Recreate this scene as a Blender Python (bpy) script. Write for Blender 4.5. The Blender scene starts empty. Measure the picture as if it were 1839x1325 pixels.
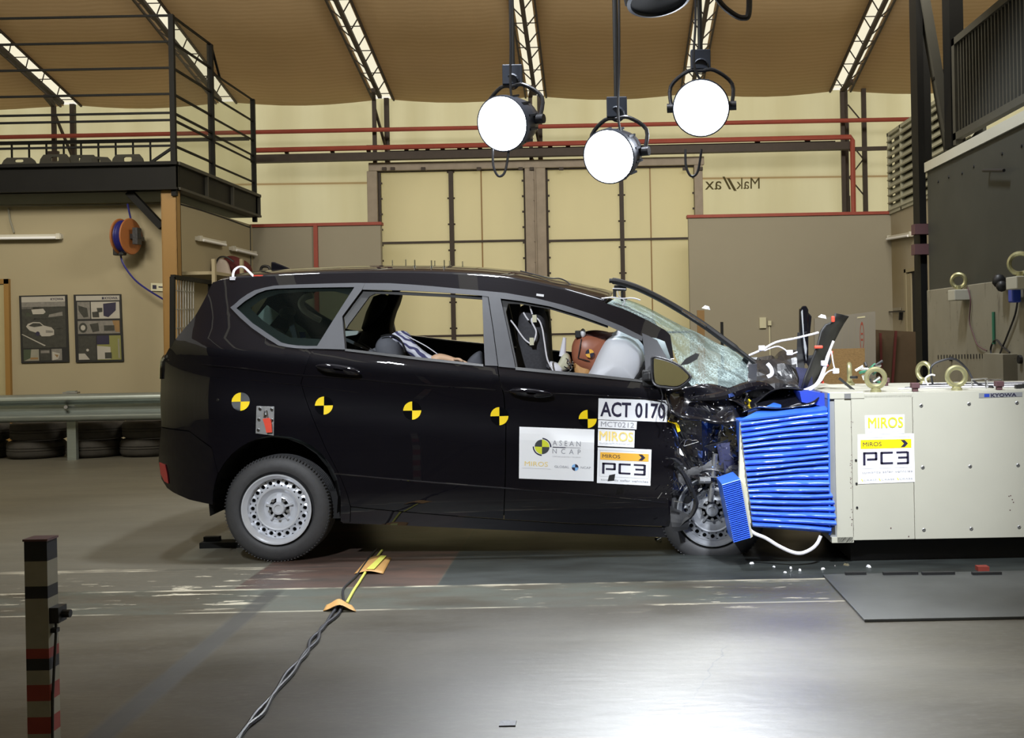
import bpy, bmesh, math, random
from mathutils import Vector, Matrix, noise
random.seed(7)
PI = math.pi
C = bpy.context.scene.collection
SC = bpy.context.scene
# ------------------------------------------------------------------ camera, world, lights, exposure
FPX, CXP, CYP, RHO, CAMY, CAMZ = 2002.0, 1080.0, 600.0, 0.019, -6.5, 1.30
cr, sr = math.cos(RHO), math.sin(RHO)
cam = bpy.data.cameras.new('camera'); camo = bpy.data.objects.new('camera', cam); C.objects.link(camo)
cam.sensor_width = 36.0; cam.lens = FPX * 36 / 1839
cam.shift_x = (919.5 - CXP) / 1839; cam.shift_y = (CYP - 662.5) / 1839
cam.clip_start = 0.05; cam.clip_end = 200
camo.matrix_world = Matrix(((cr, sr, 0, 0), (0, 0, -1, CAMY), (-sr, cr, 0, CAMZ), (0, 0, 0, 1)))
SC.camera = camo
SC.view_settings.view_transform = 'Standard'; SC.view_settings.look = 'None'
SC.view_settings.exposure = 0.0; SC.view_settings.gamma = 1.0; SC.view_settings.use_curve_mapping = False
w = bpy.data.worlds.new('world'); SC.world = w; w.use_nodes = True
bg = w.node_tree.nodes['Background']; bg.inputs[0].default_value = (1.0, 0.95, 0.82, 1); bg.inputs[1].default_value = 0.95

def spot(loc, target, energy, size, angle, color=(0.90, 0.95, 1.0), blend=0.6):
    l = bpy.data.lights.new('studio_light', 'SPOT'); l.energy = energy; l.shadow_soft_size = size
    l.spot_size = math.radians(angle); l.spot_blend = blend; l.color = color
    o = bpy.data.objects.new('studio_light', l); C.objects.link(o); o.location = loc
    o.rotation_euler = (Vector(target) - Vector(loc)).to_track_quat('-Z', 'Y').to_euler()
    return o
# unseen lamps of the same overhead rig, above the frame
spot((1.0, -3.2, 3.6), (1.35, -0.3, 0.75), 1700, 0.14, 40, blend=1.0)
spot((-0.7, -0.1, 5.6), (-0.7, 0.6, 0.0), 1100, 0.20, 75)
spot((-2.6, 0.2, 5.2), (-2.2, 0.7, 0.0), 500, 0.20, 70)
spot((1.6, 0.9, 4.8), (2.6, 1.8, 0.6), 450, 0.20, 80)
spot((0.5, -6.5, 4.2), (0.85, -2.75, 0.0), 900, 0.15, 27, blend=1.0)
spot((-2.0, -5.2, 4.3), (-0.9, 0.0, 0.75), 1500, 0.07, 46, blend=1.0)
def area(loc, target, energy, sx, sy, color):  # unseen warm area lights, added to lift the back and left walls
    l = bpy.data.lights.new('fill_light', 'AREA'); l.energy = energy; l.shape = 'RECTANGLE'; l.size = sx; l.size_y = sy; l.color = color
    o = bpy.data.objects.new('fill_light', l); C.objects.link(o); o.location = loc
    o.rotation_euler = (Vector(target) - Vector(loc)).to_track_quat('-Z', 'Y').to_euler(); return o
area((-5.5, 1.0, 5.6), (-6.0, 8.0, 1.6), 360, 3, 1, (1.0, 0.93, 0.78))
area((2.0, 3.0, 5.6), (1.5, 10.5, 1.8), 420, 4, 1, (1.0, 0.94, 0.80))
area((-1.5, 6.0, 2.2), (-1.5, 9.0, 6.5), 160, 5, .6, (1.0, 0.92, 0.76)) if False else None

# ------------------------------------------------------------------ pixel measurements to places
def P(px, py, Y):
    d = Y - CAMY; u = (px - CXP) / FPX; v = (CYP - py) / FPX
    return Vector(((u * cr + v * sr) * d, Y, CAMZ + (-u * sr + v * cr) * d))
def PZ(px, py, z):
    u = (px - CXP) / FPX; v = (CYP - py) / FPX
    d = (z - CAMZ) / (-u * sr + v * cr)
    return Vector(((u * cr + v * sr) * d, CAMY + d, z))
def PX(px, py, X):
    u = (px - CXP) / FPX; v = (CYP - py) / FPX
    d = X / (u * cr + v * sr)
    return Vector((X, CAMY + d, CAMZ + (-u * sr + v * cr) * d))

# ------------------------------------------------------------------ materials
class NT:
    def __init__(s, name):
        s.m = bpy.data.materials.new(name); s.m.use_nodes = True; s.t = s.m.node_tree
        s.b = s.t.nodes['Principled BSDF']; s.out = s.t.nodes['Material Output']
        tc = s.t.nodes.new('ShaderNodeTexCoord'); s.gen = tc.outputs['Generated']
        g = s.t.nodes.new('ShaderNodeNewGeometry'); s.pos = g.outputs['Position']
    def link(s, a, b): s.t.links.new(a, b)
    def put(s, sock, v):
        if isinstance(v, bpy.types.NodeSocket): s.link(v, sock)
        else:
            if isinstance(v, (tuple, list)) and len(v) == 3 and sock.type == 'RGBA': v = (*v, 1)
            sock.default_value = v
    def math(s, op, a, b=0.0, c=None, clamp=False):
        n = s.t.nodes.new('ShaderNodeMath'); n.operation = op; n.use_clamp = clamp
        s.put(n.inputs[0], a); s.put(n.inputs[1], b)
        if c is not None: s.put(n.inputs[2], c)
        return n.outputs[0]
    def mix(s, f, a, b):
        n = s.t.nodes.new('ShaderNodeMix'); n.data_type = 'RGBA'
        s.put(n.inputs['Factor'], f); s.put(n.inputs[6], a); s.put(n.inputs[7], b)
        return n.outputs[2]
    def noise(s, scale, detail=4, stretch=None, rough=0.55, vec=None):
        n = s.t.nodes.new('ShaderNodeTexNoise'); n.inputs['Scale'].default_value = scale
        n.inputs['Detail'].default_value = detail; n.inputs['Roughness'].default_value = rough
        v = vec or s.pos
        if stretch:
            mp = s.t.nodes.new('ShaderNodeMapping'); mp.inputs['Scale'].default_value = stretch
            s.link(v, mp.inputs[0]); v = mp.outputs[0]
        s.link(v, n.inputs['Vector']); return n.outputs[0]
    def vor(s, scale, feature='F1', stretch=None):
        n = s.t.nodes.new('ShaderNodeTexVoronoi'); n.feature = feature; n.inputs['Scale'].default_value = scale
        v = s.pos
        if stretch:
            mp = s.t.nodes.new('ShaderNodeMapping'); mp.inputs['Scale'].default_value = stretch
            s.link(v, mp.inputs[0]); v = mp.outputs[0]
        s.link(v, n.inputs['Vector']); return n.outputs[0]
    def ramp(s, f, a, b):
        n = s.t.nodes.new('ShaderNodeMapRange'); n.clamp = True
        s.put(n.inputs[0], f); n.inputs[1].default_value = a; n.inputs[2].default_value = b
        return n.outputs[0]
    def xyz(s):
        n = s.t.nodes.new('ShaderNodeSeparateXYZ'); s.link(s.pos, n.inputs[0]); return n.outputs
    def bump(s, h, strength=0.2, dist=0.01):
        n = s.t.nodes.new('ShaderNodeBump'); n.inputs['Strength'].default_value = strength
        n.inputs['Distance'].default_value = dist; s.link(h, n.inputs['Height']); s.link(n.outputs[0], s.b.inputs['Normal'])
    def set(s, **k):
        for n, v in k.items(): s.put(s.b.inputs[n.replace('_', ' ')], v)
        return s.m

def mk(name, col, rough=0.6, metal=0.0, var=0.12, scale=6.0, bump=0.0, bscale=60.0, stretch=None, **k):
    n = NT(name); f = n.noise(scale, 4, stretch)
    dark = tuple(c * (1 - var) for c in col); lite = tuple(min(1, c * (1 + var)) for c in col)
    n.set(Base_Color=n.mix(f, dark, lite), Roughness=rough, Metallic=metal, **k)
    if bump: n.bump(n.noise(bscale, 3), bump, 0.005)
    return n.m

def translucent(name, col, tl, var=0.08, extra=None):
    n = NT(name); f = n.noise(0.9, 5, (1, 1, 0.25))
    c = n.mix(f, tuple(x * (1 - var) for x in col), tuple(min(1, x * (1 + var)) for x in col))
    if extra: c = extra(n, c)
    d = n.t.nodes.new('ShaderNodeBsdfDiffuse'); t = n.t.nodes.new('ShaderNodeBsdfTranslucent'); m = n.t.nodes.new('ShaderNodeMixShader')
    n.link(c, d.inputs[0]); n.link(c, t.inputs[0]); m.inputs[0].default_value = tl
    n.link(d.outputs[0], m.inputs[1]); n.link(t.outputs[0], m.inputs[2]); n.link(m.outputs[0], n.out.inputs[0])
    return n.m

def glassy(name, tint, fac_surface, surf_col, rough=0.05, cracks=0.0):
    n = NT(name); tr = n.t.nodes.new('ShaderNodeBsdfTransparent'); tr.inputs[0].default_value = (*tint, 1)
    m = n.t.nodes.new('ShaderNodeMixShader')
    n.set(Base_Color=surf_col, Roughness=rough)
    if cracks:
        e = n.vor(38, 'DISTANCE_TO_EDGE'); e2 = n.vor(110, 'DISTANCE_TO_EDGE')
        c = n.math('SUBTRACT', 1.0, n.ramp(e, 0.0, 0.10)); c2 = n.math('SUBTRACT', 1.0, n.ramp(e2, 0.0, 0.12))
        big = n.ramp(n.noise(5.5, 4), 0.40, 0.58)
        f = n.math('MULTIPLY', n.math('ADD', n.math('MULTIPLY', c, 0.6), n.math('MULTIPLY', c2, 0.45)), big)
        f = n.math('ADD', f, fac_surface, clamp=True); n.link(f, m.inputs[0]); n.bump(e, 0.9, 0.01)
    else: m.inputs[0].default_value = fac_surface
    n.link(tr.outputs[0], m.inputs[1]); n.link(n.b.outputs[0], m.inputs[2]); n.link(m.outputs[0], n.out.inputs[0])
    return n.m

def emit(name, col, st):
    n = NT(name); n.set(Base_Color=(0.9, 0.9, 0.9), Emission_Color=(*col, 1), Emission_Strength=st); return n.m

M = {}
M['paint'] = mk('black_car_paint', (0.0035, 0.003, 0.005), 0.5, var=0.2, Coat_Weight=0.8, Coat_Roughness=0.012, Specular_IOR_Level=0.05)
M['paint_dusty'] = mk('scuffed_black', (0.012, 0.012, 0.014), 0.32, var=0.5, scale=25, bump=0.4, bscale=30)
M['trim'] = mk('grey_trim', (0.036, 0.037, 0.044), 0.55, var=0.15, scale=20)
M['black'] = mk('black_plastic', (0.012, 0.012, 0.013), 0.5, var=0.3)
M['dark'] = mk('dark_lining', (0.006, 0.006, 0.007), 0.8, var=0.3)
M['rubber'] = mk('tyre_rubber', (0.045, 0.045, 0.048), 0.6, var=0.25, scale=30, bump=0.15, bscale=150)
M['oldrubber'] = mk('old_rubber', (0.035, 0.032, 0.028), 0.85, var=0.5, scale=12, bump=0.3)
M['rim'] = mk('silver_steel', (0.62, 0.64, 0.69), 0.36, 0.35, var=0.08, scale=30)
M['rimgrey'] = mk('scuffed_steel', (0.28, 0.29, 0.31), 0.5, 0.6, var=0.3, scale=18)
M['chrome'] = mk('bright_metal', (0.75, 0.76, 0.78), 0.16, 1.0, var=0.05)
M['steel'] = mk('dull_steel', (0.35, 0.35, 0.35), 0.45, 0.8, var=0.3, scale=20)
M['alu'] = mk('aluminium_plate', (0.33, 0.34, 0.36), 0.5, 0.5, var=0.12, scale=9)
M['white'] = mk('white_vinyl', (0.86, 0.87, 0.90), 0.35, var=0.03)
M['ink'] = mk('dark_ink', (0.025, 0.022, 0.05), 0.4, var=0.05)
M['greyink'] = mk('grey_ink', (0.33, 0.33, 0.37), 0.4, var=0.05)
M['paleink'] = mk('pale_ink', (0.60, 0.60, 0.63), 0.4, var=0.05)
M['yellow'] = mk('yellow_vinyl', (0.92, 0.66, 0.01), 0.5, var=0.03, Specular_IOR_Level=0.2)
M['markerblack'] = mk('marker_black', (0.004, 0.004, 0.005), 0.5, Specular_IOR_Level=0.0)
M['orange'] = mk('amber_ink', (0.90, 0.48, 0.06), 0.45, var=0.04)
M['paleorange'] = mk('pale_amber_ink', (0.90, 0.68, 0.22), 0.45, var=0.04)
M['lime'] = mk('lime_ink', (0.68, 0.72, 0.04), 0.45, var=0.04)
M['darkgrey'] = mk('charcoal_vinyl', (0.055, 0.06, 0.065), 0.4, var=0.1)
M['red'] = mk('red_tape', (0.75, 0.07, 0.035), 0.5, var=0.15, scale=40)
M['redpaint'] = mk('red_paint', (0.30, 0.055, 0.035), 0.6, var=0.2)
M['blue'] = mk('blue_ink', (0.02, 0.05, 0.36), 0.4)
M['paleblue'] = mk('pale_blue_ink', (0.25, 0.5, 0.85), 0.4)
M['honey'] = mk('blue_anodised_foil', (0.045, 0.15, 0.85), 0.4, 0.1, var=0.3, scale=9, stretch=(1, 1, 5), bump=0.15, bscale=30, Coat_Weight=1.0, Coat_Roughness=0.20)
M['honeyflat'] = mk('blue_sheet', (0.04, 0.16, 0.75), 0.35, 0.3, var=0.15)
M['cable_w'] = mk('white_cable', (0.80, 0.79, 0.85), 0.45, var=0.05)
M['cable_k'] = mk('black_cable', (0.013, 0.013, 0.017), 0.45, var=0.2)
M['cream'] = mk('cream_paint', (0.43, 0.42, 0.355), 0.42, var=0.07, scale=3.5, bump=0.03)
def worn_cream():
    n = NT('worn_cream_paint'); f = n.noise(4, 6); s = n.ramp(n.noise(9, 6, (1, 1.2, .25), rough=.7), .60, .66); s2 = n.ramp(n.noise(17, 5), .68, .72)
    c = n.mix(f, (0.19, 0.175, 0.13), (0.27, 0.25, 0.195)); c = n.mix(n.math('MULTIPLY', s, .6), c, (0.085, 0.07, 0.05)); c = n.mix(n.math('MULTIPLY', s2, .7), c, (.05, .045, .04))
    n.set(Base_Color=c, Roughness=.6); return n.m
M['creamold'] = worn_cream()
M['duskgreen'] = mk('print_dusk_green', (.045, .06, .035), .5); M['printolive'] = mk('print_olive', (.19, .19, .06), .5); M['printpale'] = mk('print_pale', (.36, .34, .30), .5); M['printgrey'] = mk('print_grey', (.17, .16, .145), .5, var=.4, scale=30); M['printdark'] = mk('print_dark', (.035, .035, .03), .5, var=.6, scale=25)
M['wallgrey'] = mk('grey_wall_paint', (0.30, 0.275, 0.215), 0.85, var=0.05, scale=1.5)
M['wallcream'] = mk('cream_wall_paint', (0.33, 0.285, 0.185), 0.85, var=0.04, scale=1.5)
M['girder'] = mk('dark_brown_steel', (0.035, 0.022, 0.016), 0.6, var=0.4, scale=9)
M['blacksteel'] = mk('black_steel', (0.005, 0.005, 0.005), 0.6, var=0.4, scale=5, Specular_IOR_Level=0.2)
M['doorframe'] = mk('weathered_grey_steel', (0.30, 0.25, 0.20), 0.6, var=0.28, scale=7)
M['ochre'] = mk('ochre_column_paint', (0.26, 0.145, 0.038), 0.5, var=0.1, scale=5, stretch=(1, 1, .3))
M['galv'] = mk('galvanised_steel', (0.30, 0.34, 0.33), 0.38, 0.7, var=0.3, scale=5, stretch=(0.6, 1, 6))
M['louvre'] = mk('louvre_grey', (0.36, 0.36, 0.28), 0.7, var=0.15)
M['railgrey'] = mk('rail_panel_grey', (0.045, 0.043, 0.034), 0.7, var=0.15)
M['slab'] = mk('dark_wall_plate', (0.030, 0.031, 0.026), 0.6, var=0.35, scale=3)
M['olive'] = mk('pale_olive_metal', (0.42, 0.40, 0.22), 0.35, 0.7, var=0.15, scale=20)
M['brownboard'] = mk('brown_board', (0.075, 0.05, 0.028), 0.8, var=0.25, scale=4)
M['osb'] = mk('chipboard', (0.30, 0.20, 0.095), 0.8, var=0.45, scale=45, stretch=(1, 1, 2.2))
M['wood'] = mk('wood_batten', (0.22, 0.13, 0.05), 0.7, var=0.3, scale=14, stretch=(1, 1, .15))
M['skin'] = mk('dummy_vinyl_skin', (0.36, 0.125, 0.068), 0.42, var=0.12, scale=12)
M['scalp'] = mk('dark_red_vinyl', (0.10, 0.03, 0.025), 0.5, var=0.2, scale=12)
M['neck'] = mk('tan_foam', (0.52, 0.28, 0.10), 0.6, var=0.1, scale=10)
M['childskin'] = mk('pale_vinyl_skin', (0.78, 0.50, 0.32), 0.5, var=0.06)
M['airbag'] = mk('white_airbag_fabric', (0.72, 0.74, 0.80), 0.75, var=0.04, scale=9, bump=0.12, bscale=18)
M['seat'] = mk('dark_seat_fabric', (0.04, 0.04, 0.047), 0.8, var=0.45, scale=60, bump=0.3, bscale=220)
M['greyfab'] = mk('grey_seat_fabric', (0.11, 0.115, 0.135), 0.8, var=0.12, scale=30, bump=0.1)
M['pad'] = mk('pale_yellow_plastic', (0.60, 0.58, 0.42), 0.5, var=0.1)
M['mirrorglass'] = mk('mirror_glass', (0.55, 0.55, 0.48), 0.04, 1.0, var=0.02)
M['glass_dark'] = glassy('tinted_glass', (0.62, 0.68, 0.66), 0.12, (0.012, 0.016, 0.015))
M['glass_crack'] = glassy('shattered_windscreen', (0.80, 0.92, 0.90), 0.22, (0.52, 0.66, 0.66), 0.35, cracks=1)
M['film'] = glassy('clear_sheet', (0.90, 0.90, 0.86), 0.06, (0.4, 0.4, 0.35), 0.2)
M['tubeglass'] = mk('white_tube', (0.55, 0.53, 0.46), 0.4)
M['lens'] = emit('lamp_lens', (0.88, 0.93, 1.0), 40)
M['housing'] = mk('lamp_housing_grey', (0.035, 0.042, 0.06), 0.45, 0.2, var=0.3)
M['brownclip'] = mk('maroon_rubber', (0.09, 0.04, 0.045), 0.7)
M['cardtape'] = mk('buff_tape', (0.42, 0.23, 0.07), 0.6, var=0.15)
M['limecable'] = mk('lime_cable', (0.55, 0.55, 0.10), 0.5)
M['tyremat'] = mk('dark_steel_mat', (0.045, 0.047, 0.045), 0.5, 0.0, var=0.45, scale=4, bump=0.1, bscale=25)
M['bluehose'] = mk('blue_hose', (0.02, 0.02, 0.16), 0.4)
M['reel'] = mk('orange_reel', (0.30, 0.105, 0.03), 0.5)
M['darkred'] = mk('dark_red_cloth', (0.09, 0.012, 0.012), 0.8)
M['paleplastic'] = mk('pale_panel', (0.42, 0.36, 0.32), 0.5)
M['fridge'] = mk('pale_grey_panel', (0.24, 0.23, 0.21), 0.5, var=0.05)
M['doorcream'] = mk('cream_door', (0.36, 0.31, 0.17), 0.55, var=0.05)
M['green'] = mk('green_plastic', (0.03, 0.16, 0.09), 0.5)
M['whitepost'] = mk('worn_white_paint', (0.22, 0.21, 0.165), 0.6, var=0.25, scale=10)
M['postred'] = mk('worn_red_paint', (0.20, 0.03, 0.02), 0.6, var=0.25, scale=10)
M['grime'] = mk('gunmetal', (0.05, 0.05, 0.055), 0.4, 0.6, var=0.5, scale=30, bump=0.4, bscale=50)
M['lampred'] = mk('red_reflector', (0.30, 0.03, 0.03), 0.25)
M['jeans'] = mk('navy_cloth', (0.02, 0.022, 0.06), 0.8)

# ------------------------------------------------------------------ mesh tools
WL = {}
class MB:
    def __init__(s): s.v = []; s.f = []; s.mi = []
    def add(s, vs, fs, mi=0):
        o = len(s.v); s.v += [Vector(v) for v in vs]
        for f in fs: s.f.append([i + o for i in f]); s.mi.append(mi)
        return s
    def box(s, c, sz, rot=None, mi=0, taper=1.0):
        c = Vector(c); x, y, z = [a / 2 for a in sz]; vs = []
        for k in (-1, 1):
            t = taper if k > 0 else 1
            for a, b in ((-1, -1), (1, -1), (1, 1), (-1, 1)):
                v = Vector((a * x * t, b * y * t, k * z))
                if rot is not None: v = rot @ v
                vs.append(c + v)
        return s.add(vs, [(3, 2, 1, 0), (4, 5, 6, 7), (0, 1, 5, 4), (1, 2, 6, 5), (2, 3, 7, 6), (3, 0, 4, 7)], mi)
    def bb(s, a, b, mi=0):
        a = Vector(a); b = Vector(b); d = b - a
        return s.box((a + b) / 2, (abs(d.x), abs(d.y), abs(d.z)), mi=mi)
    def bar(s, p, q, w, h=None, mi=0):
        p = Vector(p); q = Vector(q); d = q - p
        R = d.to_track_quat('Z', 'Y').to_matrix()
        return s.box((p + q) / 2, (w, h or w, d.length), R, mi)
    def tube(s, pts, r, n=8, mi=0, cap=True):
        pts = [Vector(p) for p in pts]; rr = r if isinstance(r, (list, tuple)) else [r] * len(pts)
        vs = []; up = None
        for i, p in enumerate(pts):
            t = (pts[min(i + 1, len(pts) - 1)] - pts[max(i - 1, 0)]).normalized()
            if up is None:
                up = t.orthogonal().normalized()
            up = (up - t * up.dot(t)).normalized(); b = t.cross(up)
            for k in range(n):
                a = 2 * PI * k / n; vs.append(p + (up * math.cos(a) + b * math.sin(a)) * rr[i])
        fs = []
        for i in range(len(pts) - 1):
            for k in range(n):
                k2 = (k + 1) % n; fs.append((i * n + k, i * n + k2, (i + 1) * n + k2, (i + 1) * n + k))
        if cap:
            fs.append(tuple(range(n))[::-1]); fs.append(tuple((len(pts) - 1) * n + k for k in range(n)))
        return s.add(vs, fs, mi)
    def cyl(s, p, q, r, n=16, r2=None, mi=0): return s.tube([p, q], [r, r if r2 is None else r2], n, mi)
    def lathe(s, prof, c, axis=(0, 1, 0), n=40, mi=0, closed=False):
        # prof: (radius, offset along axis)
        c = Vector(c); ax = Vector(axis).normalized(); u = ax.orthogonal().normalized(); b = ax.cross(u); vs = []
        for r, h in prof:
            for k in range(n):
                a = 2 * PI * k / n; vs.append(c + ax * h + (u * math.cos(a) + b * math.sin(a)) * r)
        fs = []; L = len(prof)
        for i in range(L if closed else L - 1):
            j = (i + 1) % L
            for k in range(n):
                k2 = (k + 1) % n; fs.append((i * n + k, i * n + k2, j * n + k2, j * n + k))
        return s.add(vs, fs, mi)
    def prism(s, poly, off, mi=0):
        # poly: 3D points (planar), extruded by vector off
        n = len(poly); off = Vector(off); vs = [Vector(p) for p in poly] + [Vector(p) + off for p in poly]
        fs = [tuple(range(n)), tuple(range(n, 2 * n))[::-1]] + [(i, i + n, (i + 1) % n + n, (i + 1) % n) for i in range(n)]
        return s.add(vs, fs, mi)
    def grid(s, rows, mi=0, close=False):
        n = len(rows[0]); vs = [p for r in rows for p in r]; fs = []
        for i in range(len(rows) - 1):
            for k in range(n - (0 if close else 1)):
                k2 = (k + 1) % n; fs.append((i * n + k, i * n + k2, (i + 1) * n + k2, (i + 1) * n + k))
        return s.add(vs, fs, mi)
    def ball(s, c, r, n=12, mi=0, sc=(1, 1, 1)):
        rows = []
        for i in range(n // 2 + 1):
            a = PI * i / (n // 2); rows.append([Vector(c) + Vector((r * sc[0] * math.sin(a) * math.cos(2 * PI * k / n), r * sc[1] * math.sin(a) * math.sin(2 * PI * k / n), r * sc[2] * math.cos(a))) for k in range(n)])
        return s.grid(rows, mi, True)

def tag(o, label=None, cat=None, group=None, kind=None):
    if label: o['label'] = label
    if cat: o['category'] = cat
    if group: o['group'] = group
    if kind: o['kind'] = kind
    return o
def build(name, mb, mats, parent=None, smooth=False, bevel=0.0, merge=False, solid=0.0, label=None, subs=0, seg=2, angle=35, recalc=True):
    xs = [v.x for v in mb.v]; ys = [v.y for v in mb.v]; zs = [v.z for v in mb.v]
    c = Vector(((min(xs) + max(xs)) / 2, (min(ys) + max(ys)) / 2, min(zs)))
    me = bpy.data.meshes.new(name); me.from_pydata([tuple(v - c) for v in mb.v], [], mb.f)
    mats = mats if isinstance(mats, (list, tuple)) else [mats]
    for m in mats: me.materials.append(M[m] if isinstance(m, str) else m)
    for p, mi in zip(me.polygons, mb.mi): p.material_index = mi
    bm = bmesh.new(); bm.from_mesh(me)
    if merge: bmesh.ops.remove_doubles(bm, verts=bm.verts, dist=0.0003)
    if recalc: bmesh.ops.recalc_face_normals(bm, faces=bm.faces)
    bm.to_mesh(me); bm.free()
    if smooth:
        for p in me.polygons: p.use_smooth = True
        try: me.set_sharp_from_angle(angle=math.radians(angle))
        except Exception: pass
    me.update()
    o = bpy.data.objects.new(name, me); C.objects.link(o)
    o.location = c; WL[o.name] = c.copy()
    if parent is not None:
        o.parent = parent; o.matrix_parent_inverse = Matrix.Translation(-WL[parent.name])
    if bevel:
        b = o.modifiers.new('bevel', 'BEVEL'); b.width = bevel; b.segments = seg; b.limit_method = 'ANGLE'; b.angle_limit = math.radians(40)
    if solid:
        sm = o.modifiers.new('solid', 'SOLIDIFY'); sm.thickness = solid; sm.offset = -1
    if subs:
        sb = o.modifiers.new('sub', 'SUBSURF'); sb.levels = subs; sb.render_levels = subs
    if label: o['label'] = label
    return o
def thing(name, loc, label, cat, group=None, kind=None):
    o = bpy.data.objects.new(name, None); C.objects.link(o); o.location = loc; WL[o.name] = Vector(loc); o.empty_display_size = 0.1
    return tag(o, label, cat, group, kind)
def dup(o, delta=(0, 0, 0), label=None, parent=None, rot=None):
    c = o.copy(); C.objects.link(c)
    if parent is None:
        c.location = o.location + Vector(delta)
        if rot is not None: c.rotation_euler = rot
        if label: c['label'] = label
    else: c.parent = parent
    for ch in [x for x in bpy.data.objects if x.parent == o and x != c]: dup(ch, parent=c)
    return c
def struct(name, mb, mats, **k): return tag(build(name, mb, mats, **k), kind='structure')
def single(name, mb, mats, label, cat, group=None, **k): return tag(build(name, mb, mats, **k), label, cat, group)

_tc = {}
def text_polys(s, bold=False):
    # returns (verts2d normalised to 0..w, 0..h ; faces ; w/h)
    if (s, bold) in _tc: return _tc[(s, bold)]
    cu = bpy.data.curves.new('t', 'FONT'); cu.body = s; cu.fill_mode = 'FRONT'; cu.resolution_u = 3
    if bold and 'M' not in s: cu.offset = 0.022
    ob = bpy.data.objects.new('t', cu); C.objects.link(ob); bpy.context.view_layer.update()
    me = bpy.data.meshes.new_from_object(ob)
    vs = [(v.co.x, v.co.y) for v in me.vertices]; fs = [tuple(p.vertices) for p in me.polygons]
    bpy.data.objects.remove(ob); bpy.data.meshes.remove(me)
    x0 = min(v[0] for v in vs); x1 = max(v[0] for v in vs); y0 = min(v[1] for v in vs); y1 = max(v[1] for v in vs)
    r = ([((v[0] - x0) / (x1 - x0), (v[1] - y0) / (y1 - y0)) for v in vs], fs)
    _tc[(s, bold)] = r; return r
class Face:
    """a flat or gently curved sheet given by four corners TL,TR,BR,BL; (u right, v down) in 0..1"""
    def __init__(s, TL, TR, BR, BL, surf=None, out=(0, -1, 0)):
        s.c = [Vector(p) for p in (TL, TR, BR, BL)]; s.surf = surf; s.out = Vector(out).normalized()
    def pt(s, u, v, off=0.0):
        a, b, c, d = s.c; p = (a * (1 - u) + b * u) * (1 - v) + (d * (1 - u) + c * u) * v
        if s.surf: p = Vector((p.x, s.surf(p.x, p.z), p.z))
        return p + s.out * off
    def rect(s, mb, u0, v0, u1, v1, off, mi=0, n=1):
        rows = [[s.pt(u0 + (u1 - u0) * i / n, v0 + (v1 - v0) * j / n, off) for i in range(n + 1)] for j in range(n + 1)]
        return mb.grid(rows, mi)
    def poly(s, mb, pts, off, mi=0): return mb.add([s.pt(u, v, off) for u, v in pts], [tuple(range(len(pts)))], mi)
    def text(s, mb, t, u0, v0, u1, v1, off, mi=0, bold=False):
        vs, fs = text_polys(t, bold)
        if bold and 'M' in t:
            w_ = (u1 - u0) * .007
            for q_, (du, dv) in enumerate(((-w_, -w_), (w_, w_), (w_, -w_), (-w_, w_))): mb.add([s.pt(u0 + (u1 - u0) * x + du, v1 - (v1 - v0) * y + dv, off + .0006 * (q_ + 1)) for x, y in vs], fs, mi)
        return mb.add([s.pt(u0 + (u1 - u0) * x, v1 - (v1 - v0) * y, off) for x, y in vs], fs, mi)
    def sector(s, mb, u, v, ru, rv, a0, a1, off, mi=0, r0=0.0):
        n = 12; pts = []
        for k in range(n + 1):
            a = math.radians(a0 + (a1 - a0) * k / n); pts.append((u + ru * math.cos(a), v - rv * math.sin(a)))
        if r0:
            for k in range(n, -1, -1):
                a = math.radians(a0 + (a1 - a0) * k / n); pts.append((u + ru * r0 * math.cos(a), v - rv * r0 * math.sin(a)))
        else: pts.append((u, v))
        return s.poly(mb, pts, off, mi)

def catmull(pts, n=6, closed=True):
    L = len(pts); out = []
    for i in range(L if closed else L - 1):
        if closed: p0, p1, p2, p3 = pts[i - 1], pts[i], pts[(i + 1) % L], pts[(i + 2) % L]
        else: p0, p1, p2, p3 = pts[max(i - 1, 0)], pts[i], pts[i + 1], pts[min(i + 2, L - 1)]
        for k in range(n):
            t = k / n
            out.append(0.5 * ((2 * p1) + (p2 - p0) * t + (2 * p0 - 5 * p1 + 4 * p2 - p3) * t * t + (3 * p1 - p0 - 3 * p2 + p3) * t ** 3))
    if not closed: out.append(pts[-1])
    return out
def curve(pxs, Y, n=5, z=None):
    """smooth line through measured points; each (px,py) or (px,py,Y)"""
    pts = [P(p[0], p[1], p[2] if len(p) > 2 else Y) for p in pxs]
    return catmull(pts, n, False)
def puff(mb, pxpoly, Y, half, mi=0, smooth=True, rings=9, e=0.5, n=4):
    """a padded body whose side outline is measured, swelling half to each side of Y"""
    pts = [P(px, py, Y) for px, py in pxpoly]
    if smooth: pts = catmull(pts, n)
    c = sum(pts, Vector()) / len(pts); rows = []
    for i in range(rings):
        a = -PI / 2 + PI * i / (rings - 1); sc = max(0.02, math.cos(a)) ** e
        rows.append([Vector((c.x + (p.x - c.x) * sc, Y + half * math.sin(a), c.z + (p.z - c.z) * sc)) for p in pts])
    mb.grid(rows, mi, True)
    L = len(pts); o = len(mb.v) - rings * L
    mb.f.append([o + k for k in range(L)]); mb.mi.append(mi); mb.f.append([o + (rings - 1) * L + k for k in range(L)]); mb.mi.append(mi)
    return mb
def slab(mb, pxpoly, Y, th, mi=0):
    return mb.prism([P(px, py, Y) for px, py in pxpoly], (0, th, 0), mi)
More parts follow.
